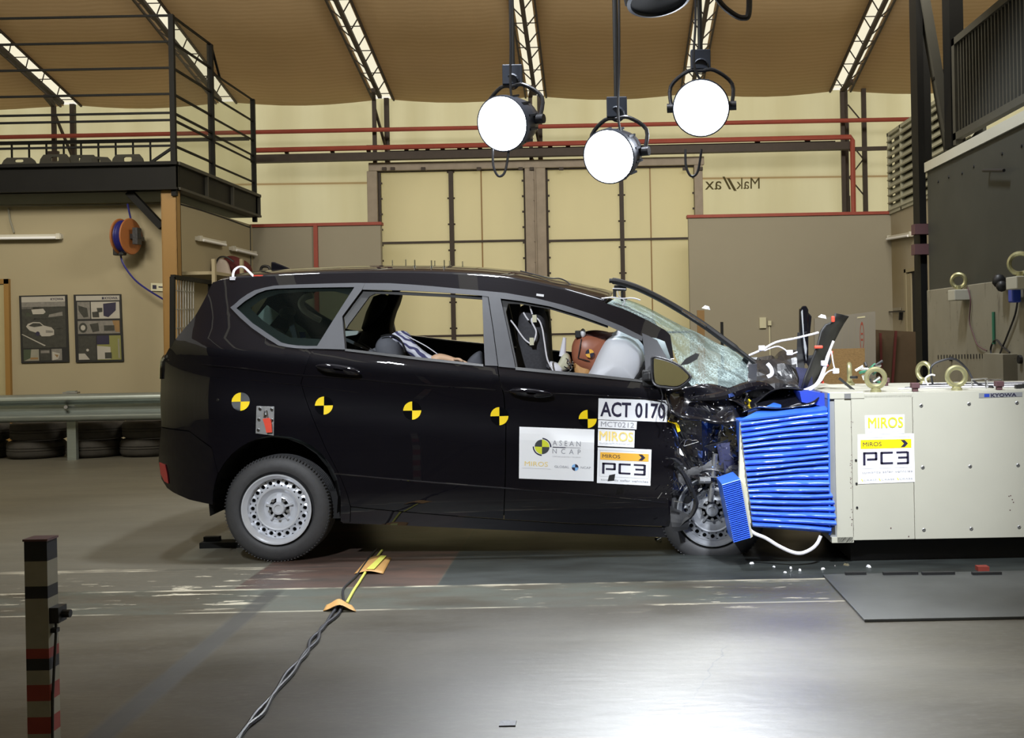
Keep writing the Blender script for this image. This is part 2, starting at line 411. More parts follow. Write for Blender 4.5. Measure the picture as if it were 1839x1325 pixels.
# ================================================================== the hall
def floor_mat():
    n = NT('hall_floor'); X, Y, Z = n.xyz()
    def soft(v, a, b, wd=0.01): return n.math('MULTIPLY', n.ramp(v, a - wd, a + wd), n.math('SUBTRACT', 1.0, n.ramp(v, b - wd, b + wd)))
    def box(x0, x1, y0, y1, wd=0.01): return n.math('MULTIPLY', soft(X, x0, x1, wd), soft(Y, y0, y1, wd))
    f1 = n.noise(0.8, 6, (0.5, 1.2, 1)); f2 = n.noise(3.2, 6, (0.35, 1.6, 1)); f3 = n.noise(26, 3)
    c = n.mix(n.ramp(f1, 0.36, 0.64), (0.027, 0.021, 0.012), (0.086, 0.077, 0.056))
    st = n.ramp(n.noise(9, 8, (0.12, 1.4, 1), rough=.7), .42, .62); c = n.mix(n.math('MULTIPLY', st, .35), c, (0.030, 0.025, 0.016))
    sp = n.ramp(n.noise(40, 8, (0.5, 1.5, 1), rough=.75), .50, .70); c = n.mix(n.math('MULTIPLY', sp, .30), c, (0.15, 0.14, 0.115))
    c = n.mix(n.math('MULTIPLY', n.ramp(f2, 0.45, 0.75), 0.55), c, (0.026, 0.022, 0.014))
    c = n.mix(n.math('MULTIPLY', f3, 0.18), c, (0.11, 0.105, 0.09))
    # worn green band in front of the track
    worn = n.ramp(n.noise(2.6, 6, (0.6, 1.6, 1)), 0.40, 0.60)
    c = n.mix(n.math('MULTIPLY', box(-9, 1.18, -1.17, -0.64), n.math('MULTIPLY', worn, 0.8)), c, (0.060, 0.068, 0.056))
    # painted plates of the track
    c = n.mix(n.math('MULTIPLY', box(-9, -1.95, -0.64, 9), 0.35), c, (0.15, 0.145, 0.12))
    pl = n.ramp(n.noise(5, 6, (0.5, 1.5, 1)), 0.25, 0.75)
    c = n.mix(box(-1.95, -0.89, -0.66, 1.35, 0.004), c, n.mix(pl, (0.030, 0.027, 0.023), (0.085, 0.048, 0.036)))
    c = n.mix(box(-0.885, 6, -0.66, 1.35, 0.004), c, n.mix(pl, (0.012, 0.013, 0.012), (0.036, 0.042, 0.040)))
    # pale seam lines and flaked paint
    fl = n.ramp(n.noise(15, 8, (0.20, 1.0, 1), rough=.62), 0.585, 0.60); brk = n.ramp(n.noise(2.2, 5, (1, 1, 1)), 0.42, 0.55)
    pale = (0.42, 0.38, 0.29)
    c = n.mix(n.math('MULTIPLY', box(-9, 1.15, -0.685, -0.655, 0.004), n.math('MULTIPLY', brk, 0.75)), c, pale)
    c = n.mix(n.math('MULTIPLY', box(-9, 1.15, -1.165, -1.145, 0.004), n.math('MULTIPLY', brk, 0.5)), c, pale)
    c = n.mix(n.math('MULTIPLY', box(-6.0, -1.7, -1.05, -0.12, 0.1), n.math('MULTIPLY', fl, n.math('MULTIPLY', brk, 0.95))), c, pale)
    c = n.mix(n.math('MULTIPLY', box(-0.6, 1.1, -1.25, -0.70, 0.1), n.math('MULTIPLY', fl, n.math('MULTIPLY', brk, 0.8))), c, pale)
    c = n.mix(n.math('MULTIPLY', box(-9, -1.95, -0.16, -0.10, 0.01), n.math('MULTIPLY', brk, 0.6)), c, pale)
    c = n.mix(n.math('MULTIPLY', box(-9, -1.4, -0.135, -0.125, 0.002), 0.8), c, (0.02, 0.02, 0.018))
    # dark tyre track running diagonally to the front left
    dd = n.math('ADD', n.math('MULTIPLY', n.math('ADD', X, 2.10), 1.0), n.math('MULTIPLY', n.math('SUBTRACT', -0.9, Y), 0.045))
    trk = soft(n.math('ADD', n.math('SUBTRACT', X, -1.72), n.math('MULTIPLY', n.math('ADD', Y, 1.0), 0.02)), -0.05, 0.05, 0.015)
    trk = n.math('MULTIPLY', trk, n.math('SUBTRACT', 1.0, n.ramp(Y, -0.75, -0.65)))
    c = n.mix(n.math('MULTIPLY', trk, 0.8), c, (0.016, 0.015, 0.012))
    # hairline crack
    w1 = n.math('MULTIPLY', n.math('SUBTRACT', n.noise(6, 4), 0.5), 0.12)
    cr1 = n.math('ABSOLUTE', n.math('ADD', n.math('SUBTRACT', X, n.math('MULTIPLY_ADD', Y, 0.30, 1.06)), w1))
    crk = n.math('MULTIPLY', n.math('SUBTRACT', 1.0, n.ramp(cr1, 0.0015, 0.004)), soft(Y, -3.4, -1.9, 0.05))
    c = n.mix(n.math('MULTIPLY', crk, 0.8), c, (0.02, 0.02, 0.018))
    wet = n.noise(1.7, 5, (0.5, 1.2, 1)); r = n.math('ADD', n.math('ADD', n.math('MULTIPLY', wet, 0.34), 0.27), n.math('MULTIPLY', trk, .2))
    n.set(Base_Color=c, Roughness=r); n.b.inputs['Specular IOR Level'].default_value = 0.5
    n.bump(n.noise(14, 6, (.5, 1.2, 1)), 0.16, 0.01)
    return n.m
b = MB(); b.bb((-16, -13, -0.1), (12, 14.2, 0)); struct('floor', b, floor_mat())

YW = 10.30      # grey partition plane
YT = 12.0       # tent wall plane
def tentx(n, c):
    X, Y, Z = n.xyz()
    def ln(v, a, wd): return n.math('SUBTRACT', 1.0, n.ramp(n.math('ABSOLUTE', n.math('SUBTRACT', v, a)), wd, wd * 1.6))
    zz = n.math('ADD', Z, n.math('MULTIPLY', X, 0.006))
    c = n.mix(n.math('MULTIPLY', ln(zz, 3.86, 0.012), 0.7), c, (0.42, 0.26, 0.12))
    st = n.ramp(n.noise(1.6, 6, (1.5, 1, .12)), 0.35, 0.75)
    c = n.mix(n.math('MULTIPLY', st, 0.25), c, (0.60, 0.54, 0.33))
    return c
M['tent'] = translucent('tent_wall_fabric', (0.85, 0.83, 0.68), 0.78, extra=tentx)
def roofx(n, c):
    wv = n.t.nodes.new('ShaderNodeTexWave'); wv.wave_type = 'BANDS'; wv.bands_direction = 'Y'; wv.inputs['Scale'].default_value = 3.0
    wv.inputs['Distortion'].default_value = 3.0; n.link(n.pos, wv.inputs[0])
    return n.mix(n.math('MULTIPLY', wv.outputs[0], 0.15), c, (0.30, 0.19, 0.09))
M['roof'] = translucent('tent_roof_fabric', (0.58, 0.465, 0.32), 0.52, extra=roofx)
M['skylight'] = translucent('clear_roof_strip', (1.0, 0.97, 0.84), 1.0, var=0.0)
M['doorcloth'] = translucent('hangar_door_panel', (0.84, 0.80, 0.62), 0.75)
ZE = CAMZ + 428 / (FPX / (YT - CAMY))        # eave height
xa_, xb_ = P(680, 500, 11.5).x, P(1255, 500, 11.5).x; zd_ = P(965, 292, 11.5).z
b = MB(); b.bb((-13, YT, 0), (xa_, YT + 0.03, ZE + 0.02)); b.bb((xb_, YT, 0), (9.5, YT + 0.03, ZE + 0.02)); b.bb((xa_, YT, zd_), (xb_, YT + 0.03, ZE + 0.02)); struct('wall_back', b, 'tent')
TAN = 0.232
def roofz(y): return ZE + TAN * (YT - y)
# rafters in line, roof panels between light strips
raft = [PX_ for PX_ in (-8.75, -6.2, -3.60, -1.06, 1.49, 3.98, 6.5)]
rx = []
for px in (130, 408, 690, 963, 1240, 1508, 1790): rx.append(P(px, 180, YT).x)
b = MB(); edges = [-13.5] + rx + [10.5]
for i in range(len(edges) - 1):
    x0 = edges[i] + (0.13 if i else 0); x1 = edges[i + 1] - (0.13 if i < len(edges) - 2 else 0)
    rows = []
    for j in range(9):
        y = YT - 0.02 - j * 3.1
        row = []
        for k in range(7):
            t = k / 6; sag = math.sin(PI * t) * (0.07 if j == 0 else 0.03)
            row.append(Vector((x0 + (x1 - x0) * t, y, (roofz(y) if y > -4 else roofz(-4) - TAN * (-4 - y)) - sag)))
        rows.append(row)
    b.grid(rows)
struct('ceiling', b, 'roof', smooth=True, solid=0.01)
b = MB()
for x in rx:
    rows = [[Vector((x - 0.17, y, (roofz(y) if y > -4 else roofz(-4) - TAN * (-4 - y)) + 0.06)), Vector((x + 0.17, y, (roofz(y) if y > -4 else roofz(-4) - TAN * (-4 - y)) + 0.06))] for y in (YT, 8, 4, 0, -4, -8, -12.8)]
    b.grid(rows)
struct('trim_1', b, 'skylight')
b = MB(); b.bb((-13.6, -13, 0), (-13.5, 12, 6)); struct('wall_left', b, 'tent')
b = MB(); b.bb((10.5, -13, 0), (10.6, 12, 6)); struct('wall_right', b, 'tent')
b = MB(); b.bb((-13.6, -13, 0), (10.6, -12.9, 7)); struct('wall_front_unseen', b, 'slab')  # unseen wall behind the camera, added dark so the car paint reflects little

# rafters: lattice girders with bent foot and column
def rafter(x, col, label):
    z0 = roofz(YT) - 0.32
    t = thing('rafter', (x, YT - 0.3, z0), label, 'rafter', 'roof rafters')
    b = MB(); pts = [(x, y, roofz(y) - 0.11) for y in (YT - 0.35, YT - 3, YT - 6, YT - 9, 0)]
    for i in range(4): b.bar(pts[i], pts[i + 1], 0.06, 0.05)
    build('bottom_chord', b, 'girder', t)
    b = MB()
    for s in (-0.085, 0.085):
        b.bar((x + s * 2, YT - 0.05, roofz(YT) - 0.02), (x + s * 2, 0, roofz(0) - 0.02), 0.028, 0.03)
    build('top_chord', b, 'girder', t)
    b = MB(); y = YT - 0.3; k = 0
    while y > 3:
        s = 0.16 if k % 2 else -0.16
        b.bar((x, y, roofz(y) - 0.1), (x + s, y - 0.22, roofz(y - 0.22) - 0.03), 0.014)
        if k % 3 == 0: b.bar((x - 0.17, y, roofz(y) - 0.03), (x + 0.17, y, roofz(y) - 0.03), 0.013)
        y -= 0.24; k += 1
    build('lacing', b, 'girder', t)
    if col:
        b = MB()
        b.bar((x + 0.06, YT - 0.12, 2.6), (x + 0.06, YT - 0.12, ZE), 0.075)
        b.bar((x - 0.07, YT - 0.50, 3.2), (x - 0.07, YT - 0.50, ZE - 0.1), 0.06)
        b.bar((x - 0.07, YT - 0.50, ZE - 0.1), (x + 0.0, YT - 0.9, roofz(YT - 0.9) - 0.24), 0.06)
        b.bar((x + 0.06, YT - 0.14, ZE - 0.9), (x - 0.07, YT - 0.5, ZE - 0.2), 0.035)
        b.bar((x - 0.2, YT - 0.5, ZE - 0.86), (x + 0.0, YT - 0.5, ZE - 0.86), 0.05)
        if col == 2:
            z = 2.6; k = 0
            while z < ZE - 0.5:
                b.bar((x + 0.10, YT - 0.15, z), (x + 0.34, YT - 0.15, z + 0.3) if k % 2 == 0 else (x + 0.10, YT - 0.15, z + 0.3), 0.02)
                b.bar((x + 0.34, YT - 0.15, z + 0.3), (x + 0.10, YT - 0.15, z + 0.6), 0.02); z += 0.6; k += 1
            b.bar((x + 0.36, YT - 0.15, 2.4), (x + 0.36, YT - 0.15, ZE), 0.07)
        build('column', b, 'girder', t)
    return t
names = ['far left', 'second from left', 'third from left', 'middle', 'third from right', 'second from right', 'far right']
desc = ['lattice roof rafter with bent foot seen behind the gallery chairs', 'lattice roof rafter passing behind the corner post of the gallery', 'lattice roof rafter meeting the back wall left of the hangar doors', 'lattice roof rafter behind the left shining lamp', 'lattice roof rafter behind the highest shining lamp', 'lattice roof rafter landing on the latticed column right of the doors', 'lattice roof rafter beyond the black gallery posts on the right']
for i, x in enumerate(rx): rafter(x, (1, 0, 1, 1, 0, 2, 0)[i], desc[i])

# pipes and crane beam along the back wall
YB = 11.2
def hpipe(name, pA, pB, y, r, mat, label, cat, square=False):
    b = MB(); A = P(pA[0], pA[1], y); B = P(pB[0], pB[1], y)
    if square: b.bar(A, B, r, r)
    else: b.cyl(A, B, r, 10)
    return single(name, b, mat, label, cat, smooth=not square)
hpipe('red_pipe', (-80, 248), (1640, 214), 11.3, 0.035, 'redpaint', 'long red pipe along the tent wall, the upper of two', 'pipe')
b = MB(); b.tube([P(455, 270, 11.1), P(1528, 246, 11.1), P(1531, 252, 11.1), P(1533, 390, 11.1)], 0.04, 8)
single('red_pipe', b, 'redpaint', 'lower red pipe along the tent wall that turns down at the lattice column', 'pipe', smooth=True)
t = thing('crane_beam', P(1000, 275, YB), 'dark brown crane beam running across above the hangar doors', 'beam')
b = MB(); A = P(452, 286, YB); B = P(1525, 262, YB); b.bar(A, B, 0.14, 0.12); build('beam_web', b, 'girder', t)
b = MB(); b.bar(P(700, 272, YB), P(1500, 254, YB), 0.02, 0.02); b.bar(P(1525, 268, YB), P(1600, 266, YB), 0.06); build('conductor_rail', b, 'girder', t)
for px in (515, 597, 662, 730, 748, 768, 795, 825, 838, 862, 988, 1020, 1360, 1450):
    b = MB(); y0 = 286 - (px - 452) * 24 / 1073
    b.bb(P(px - 4, y0 - 9, YB - 0.03), P(px + 4, y0 - 18, YB + 0.03)); build('clamp', b, 'girder', t)

# hangar doors
YD = 11.5
def hdoor(n, x0, x1, y0l, y0r):
    b = MB(); zt = P((x0 + x1) / 2, (y0l + y0r) / 2, YD).z; a = P(x0, 500, YD).x; c = P(x1, 500, YD).x
    b.bb((a, YD + 0.05, 0), (c, YD + 0.08, zt)); d = struct('door_%d' % n, b, 'doorcloth'); return a, c, zt, d
for n, (x0, x1, yl, yr, xm, xf) in enumerate(((684, 946, 306, 303, 811, 865), (984, 1252, 302, 297, 1117, 1169))):
    a, c, zt, d = hdoor(n + 1, x0, x1, yl, yr)
    m = P(xm, 400, YD).x; f = P(xf, 400, YD).x; zm = P((x0 + x1) / 2, 434 if n == 0 else 430, YD).z
    b = MB(); b.bb((m - 0.035, YD - 0.02, 0), (m + 0.035, YD + 0.05, zt)); build('mullion', b, 'girder', d)
    b = MB(); b.bb((a, YD, zm - 0.018), (c, YD + 0.05, zm + 0.018)); build('cross_rail', b, 'girder', d)
    zm2 = P((x0 + x1) / 2, 603 if n == 0 else 598, YD).z; b = MB(); b.bb((a, YD, zm2 - 0.018), (c, YD + 0.05, zm2 + 0.018)); build('cross_rail', b, 'girder', d)
    b = MB(); b.bb((f - 0.010, YD + 0.03, 0), (f + 0.010, YD + 0.05, zt)); build('seam', b, 'ochre', d)
    b = MB()
    for k in range(9): b.cyl((m - 0.06, YD, 0.6 + k * 0.42), (m + 0.06, YD, 0.6 + k * 0.42), 0.014, 6)
    for xx in (a, c):
        b.bb((xx - 0.025, YD - 0.02, 0), (xx + 0.025, YD + 0.05, zt))
        for k in range(16): b.box((xx + (0.03 if xx == a else -0.03), YD - 0.01, 0.3 + k * 0.25), (0.045, 0.03, 0.03))
    b.bb((a, YD - 0.02, zt - 0.025), (c, YD + 0.05, zt + 0.025)); build('door_edge', b, 'girder', d)
t = thing('hangar_door_frame', P(965, 600, YD - 0.1), 'weathered grey steel frame around the two tall hangar doors', 'door frame')
def fx(px, y=500): return P(px, y, YD - 0.06).x
zt = P(965, 302, YD - .06).z; zt2 = P(965, 287, YD - .06).z
b = MB(); b.bb((fx(663, 330), YD - 0.1, zt), (fx(1265, 330), YD - 0.02, zt2)); build('lintel', b, 'doorframe', t, bevel=0.01)
for (p0, p1, lab) in ((663, 681, None), (946, 983, None), (1250, 1265, None)):
    b = MB(); xa, xb = fx(p0), fx(p1); b.bb((xa, YD - 0.1, 0), (xb, YD - 0.02, zt))
    if p0 == 946:
        xm = (xa + xb) / 2; b.bb((xm - 0.012, YD - 0.13, 0), (xm + 0.012, YD - 0.1, zt))
        for k in range(14): b.box((xm - 0.02, YD - 0.11, 0.5 + k * 0.33), (0.02, 0.02, 0.02))
    build('jamb', b, 'doorframe', t, bevel=0.008)
b = MB(); 
for px in (690, 705, 760, 860, 935, 955, 1008, 1062, 1230, 1258): b.bb(P(px - 4, 300, YD - 0.14), P(px + 4, 306, YD - 0.1))
build('hinge_plate', b, 'girder', t)

# mirrored lettering seen through the tent wall
p0, p1, p2, p3 = P(1364, 319, YT), P(1266, 321, YT), P(1266, 341, YT), P(1364, 339, YT)
fc = Face(p0, p1, p2, p3); b = MB()
fc.text(b, 'Mak', 0.0, 0.0, 0.43, 1.0, 0.01, 0); fc.text(b, 'ax', 0.70, 0.25, 1.0, 1.0, 0.01, 0)
fc.poly(b, [(0.42, 1.15), (0.47, 1.15), (0.60, 0.0), (0.55, 0.0)], 0.01); fc.poly(b, [(0.52, 1.0), (0.56, 1.0), (0.68, -0.15), (0.64, -0.15)], 0.01)
M['lettering'] = translucent('shadowed_lettering', (0.22, 0.19, 0.10), 0.6)
for i, v in enumerate(b.v): pass
single('tent_lettering', b, 'lettering', 'mirrored MakMax lettering on the tent wall right of the doors', 'lettering', recalc=False, solid=0.002)

# grey partition walls with red capping
def part_wall(n, xa, xb, cap, lab):
    ya = P(xa, cap[0], YW); yb = P(xb, cap[1], YW); zc = (ya.z + yb.z) / 2
    b = MB(); b.bb((ya.x, YW, 0), (yb.x, YW + 0.12, zc - 0.03)); struct('wall_partition_%s' % n, b, 'wallgrey')
    b = MB(); b.bb((ya.x - 0.02, YW - 0.03, zc - 0.03), (yb.x + 0.02, YW + 0.15, zc + 0.015)); struct('trim_%s' % lab, b, 'redpaint')
    return zc
zc = part_wall('left', 452, 683, (404, 401), '2')
part_wall('right', 1236, 1602, (388, 381), '3')
b = MB(); x = P(569, 500, YW).x; b.bb((x - 0.03, YW - 0.04, 0), (x + 0.03, YW, zc)); single('red_post', b, 'redpaint', 'thin red vertical strip on the left grey partition wall', 'post')
# stained corner and side building on the right
XS = P(1602, 500, YW).x
def stain_mat():
    n = NT('stained_side_wall'); X, Y, Z = n.xyz()
    d = n.math('ADD', n.math('POWER', n.math('SUBTRACT', Y, YW - 0.1), 2.0), n.math('MULTIPLY', n.math('POWER', n.math('SUBTRACT', Z, 2.15), 2.0), 0.9))
    f = n.math('SUBTRACT', 1.0, n.ramp(n.math('ADD', d, n.math('MULTIPLY', n.noise(5), 0.25)), 0.05, 0.75))
    n.set(Base_Color=n.mix(n.math('MULTIPLY', f, 0.65), (0.33, 0.29, 0.21), (0.17, 0.12, 0.035)), Roughness=0.85); return n.m
b = MB(); b.bb((XS, 6.3, 0), (XS + 0.12, YW + 0.1, 3.02)); struct('wall_side_right', b, stain_mat())
t = thing('louvre_screen', (XS, 8.5, 3.02), 'grey green slatted louvre screen above the right side wall', 'louvre')
zl = P(1596, 239, YW).z
b = MB()
for y in (10.3, 9.62, 8.9, 8.2, 7.5): b.bb((XS - 0.03, y - 0.025, 3.02), (XS + 0.03, y + 0.025, zl))
b.bb((XS - 0.03, 6.5, zl - 0.05), (XS + 0.03, 10.35, zl)); b.bb((XS - 0.03, 6.5, 3.02), (XS + 0.03, 10.35, 3.08)); build('frame', b, 'louvre', t)
k = 0; z = 3.12
while z < zl - 0.06:
    b = MB(); b.box((XS, 8.4, z), (0.02, 3.8, 0.14), Matrix.Rotation(math.radians(38), 3, 'Y')); build('slat', b, 'louvre', t); z += 0.115
b = MB(); b.bb((XS + 0.1, 6.5, 3.02), (XS + 0.14, 10.4, zl)); build('backing', b, 'slab', t)
# ================================================================== left building and gallery
YL = 7.3; XL = P(317, 364, YL).x; ZWL = 3.04
b = MB(); b.bb((-13, YL, 0), (XL, YL + 0.12, ZWL)); struct('wall_left_front', b, 'wallcream')
b = MB(); b.bb((XL - 0.12, YL, 0), (XL, YW, ZWL)); struct('wall_left_side', b, 'wallcream')
# cream door at the frame's left edge
a = P(16, 504, YL); b = MB(); b.bb((a.x - 0.9, YL - 0.03, 0.0), (a.x - 0.04, YL - 0.005, a.z - 0.03)); d3 = struct('door_3', b, 'doorcream')
b = MB(); b.bb((a.x - 0.04, YL - 0.05, 0), (a.x + 0.02, YL - 0.002, a.z + 0.02)); b.bb((a.x - 1.0, YL - 0.05, a.z - 0.04), (a.x + 0.02, YL - 0.002, a.z + 0.02)); build('door_frame', b, 'ochre', d3)
# gallery
YG = 6.9; XG = P(316, 300, YG).x; YG2 = 10.1
ztop = P(300, 292, YG).z; zbot = P(300, 341, YG).z
t = thing('gallery_platform', (XG - 3, YG, 3.04), 'black steel gallery platform above the cream wall on the left', 'platform')
b = MB(); b.bb((-13, YG, zbot), (XG, YG + 0.10, ztop)); build('front_beam', b, 'blacksteel', t, bevel=0.004)
b = MB(); b.bb((-13, YG - 0.06, ztop - 0.03), (XG + 0.03, YG + 0.1, ztop + 0.01)); b.bb((-13, YG - 0.06, zbot), (XG + 0.03, YG + 0.1, zbot + 0.025)); build('beam_flange', b, 'blacksteel', t)
b = MB(); b.bb((XG - 0.1, YG + 0.1, zbot + 0.02), (XG, YG2, ztop)); build('side_beam', b, 'blacksteel', t)
b = MB(); b.bb((XG - 0.12, YG, ztop - 0.03), (XG + 0.05, YG2, ztop + 0.01)); b.bb((XG - 0.12, YG, zbot), (XG + 0.05, YG2, zbot + 0.03))
for y in (7.9, 8.9, YG2): b.bb((XG - 0.02, y - 0.03, zbot), (XG + 0.04, y, ztop))
build('side_flange', b, 'railgrey', t)
b = MB(); b.bb((-13, YG + 0.1, zbot), (XG - 0.1, YG2, zbot + 0.12)); build('deck', b, 'blacksteel', t)
# railing
t = thing('gallery_railing', (XG, YG, ztop), 'black open railing with horizontal bars around the gallery', 'railing')
zr = [P(300, y, YG).z for y in (27, 74, 121, 168, 202, 215, 261)]
b = MB(); b.bb((XG - 0.06, YG - 0.01, ztop - 0.4), (XG, YG + 0.05, zr[0] + 0.01)); build('corner_post', b, 'blacksteel', t)
for z in zr:
    b = MB(); b.bar((-13, YG + 0.02, z), (XG - 0.03, YG + 0.02, z), 0.025); build('rail', b, 'blacksteel', t)
ymid = XG / ((384 - CXP) / FPX) + CAMY
ymid = PX(384, 200, XG).y
for i, z in enumerate(zr):
    b = MB(); b.bar((XG - 0.03, YG + 0.02, z), (XG - 0.03, ymid, z), 0.025); build('rail', b, 'blacksteel', t)
    if i > 0:
        zz = z - 0.05 if i < 3 else z - 0.02
        b = MB(); b.bar((XG - 0.03, ymid, zz), (XG - 0.03, YG2 - 0.05, zz), 0.022); build('rail', b, 'blacksteel', t)
b = MB(); b.bb((XG - 0.07, ymid - 0.03, ztop), (XG, ymid + 0.03, zr[0])); build('post', b, 'blacksteel', t)
b = MB(); b.bar((XG - 0.03, ymid + 0.03, zr[0]), (XG - 0.03, ymid + 0.35, zr[1] - 0.05), 0.025); build('brace', b, 'blacksteel', t)
b = MB(); b.bb((XG - 0.06, YG2 - 0.1, ztop - 0.4), (XG, YG2 - 0.04, zr[1] - 0.04)); build('post', b, 'blacksteel', t)
b = MB(); b.bar((XG - 0.05, YG + 0.02, zr[6] - 0.03), (XG - 0.32, YG + 0.02, ztop), 0.03); build('brace', b, 'blacksteel', t)
b = MB(); b.bb((XG - 0.045, YG + 0.06, ztop + 0.02), (XG - 0.042, ymid - 0.04, zr[0] - 0.02)); build('clear_sheet', b, 'film', t)
b = MB(); b.bb((XG - 0.045, ymid + 0.06, ztop + 0.02), (XG - 0.042, YG2 - 0.12, zr[1] - 0.08)); build('clear_sheet', b, 'film', t)
# rear railing of the gallery with balusters
t = thing('gallery_rear_railing', (XG - 2, YG2, ztop), 'low dark railing with thin balusters behind the gallery chairs', 'railing')
zt_ = P(200, 255, YG2).z
b = MB(); b.bar((-13, YG2 - 0.06, zt_), (XG - 0.1, YG2 - 0.06, zt_ - 0.0), 0.05); build('handrail', b, 'blacksteel', t)
for px in range(-3, 275, 31):
    x = P(px + 28, 270, YG2).x; b = MB(); b.bar((x, YG2 - 0.06, ztop), (x, YG2 - 0.06, zt_), 0.022); build('baluster', b, 'blacksteel', t)

# gallery chairs
def chair(px, Y, label, rz=0.0, sc=1.0):
    c = P(px, 285, Y); zf = P(px, {34: 283, 98: 277, 148: 278, 172: 281, 229: 277}[px], Y).z - 0.30 * sc
    t = thing('gallery_chair', (c.x, Y, zf), label, 'chair', 'plastic chairs on the gallery')
    R = Matrix.Rotation(rz, 3, 'Z'); o = Vector((c.x, Y, zf))
    def T(v): return o + R @ Vector(v)
    zs = -0.36; b = MB()
    # back with hand slot, standing above the beam
    H = 0.30 * sc; Wd = 0.25
    outl = [(-Wd, -.12), (-Wd * 1.0, 0.05), (-Wd * .8, H * .8), (-Wd * .62, H), (Wd * .62, H), (Wd * .8, H * .8), (Wd, 0.05), (Wd, -.12)]
    slot = [(-.055, H * .70), (-.055, H * .84), (-.03, H * .88), (.03, H * .88), (.055, H * .84), (.055, H * .70), (.03, H * .66), (-.03, H * .66)]
    ang = [7, 0]
    o_l = outl; n = len(o_l); m = len(slot)
    order = [0, 0, 1, 2, 3, 4, 5, 5]
    sl = [slot[7], slot[0], slot[1], slot[2], slot[3], slot[4], slot[5], slot[6]]
    for yy in (0.0, 0.02):
        pass
    vs = [T((x, 0.0, z)) for x, z in o_l] + [T((x, 0.0, z)) for x, z in sl] + [T((x, 0.025, z)) for x, z in o_l] + [T((x, 0.025, z)) for x, z in sl]
    fs = []
    for k in range(8):
        k2 = (k + 1) % 8
        fs += [(k, k2, 8 + k2, 8 + k), (16 + k, 16 + k2, 24 + k2, 24 + k), (k, k2, 16 + k2, 16 + k), (8 + k, 8 + k2, 24 + k2, 24 + k)]
    b.add(vs, fs); build('backrest', b, 'railgrey', t)
    b = MB(); b.box(T((0, -0.2, -0.10)), (0.42, 0.40, 0.03), R); build('seat', b, 'railgrey', t)
    for sx in (-.2, .2):
        for sy in (-.38, 0.0):
            p = T((sx, sy, -.1)); b = MB(); b.cyl((p.x, p.y, 3.27), p, .012, 6); build('leg', b, 'blacksteel', t)
    return t

for px, Y, lab, rz, sc in ((34, 8.6, 'leftmost grey plastic chair back above the gallery beam', 0.1, 0.62), (98, 8.4, 'second gallery chair from the left with a clear hand slot', -0.08, 0.95),
                       (148, 9.6, 'gallery chair partly behind the dark column, left of the overlapping pair', 0.1, 0.95), (172, 9.05, 'low gallery chair just right of the dark column', 0.5, 0.8),
                       (229, 8.4, 'rightmost gallery chair nearest the corner post', 0.0, 0.95)): chair(px, Y, lab, rz, sc)
# yellow column with black brace
b = MB(); a = P(291, 400, YG + 0.05); c = P(318, 400, YG + 0.05)
xa, xc = a.x, c.x
t = thing('yellow_column', ((xa + xc) / 2, YG + 0.1, 0), 'ochre yellow steel column holding up the gallery corner', 'column')
b.bb((xa, YG + 0.03, 0), (xc, YG + 0.045, zbot)); b.bb((xa, YG + 0.16, 0), (xc, YG + 0.175, zbot)); b.bb(((xa + xc) / 2 - 0.008, YG + 0.04, 0), ((xa + xc) / 2 + 0.008, YG + 0.165, zbot))
b.bb((xa, YG + 0.03, 0), (xa + 0.015, YG + 0.175, zbot)); b.bb((xc - 0.015, YG + 0.03, 0), (xc, YG + 0.175, zbot))
build('shaft', b, 'ochre', t)
b = MB(); b.bar(P(232, 345, YG + 0.1), P(292, 408, YG + 0.1), 0.10, 0.08); build('brace', b, 'blacksteel', t)
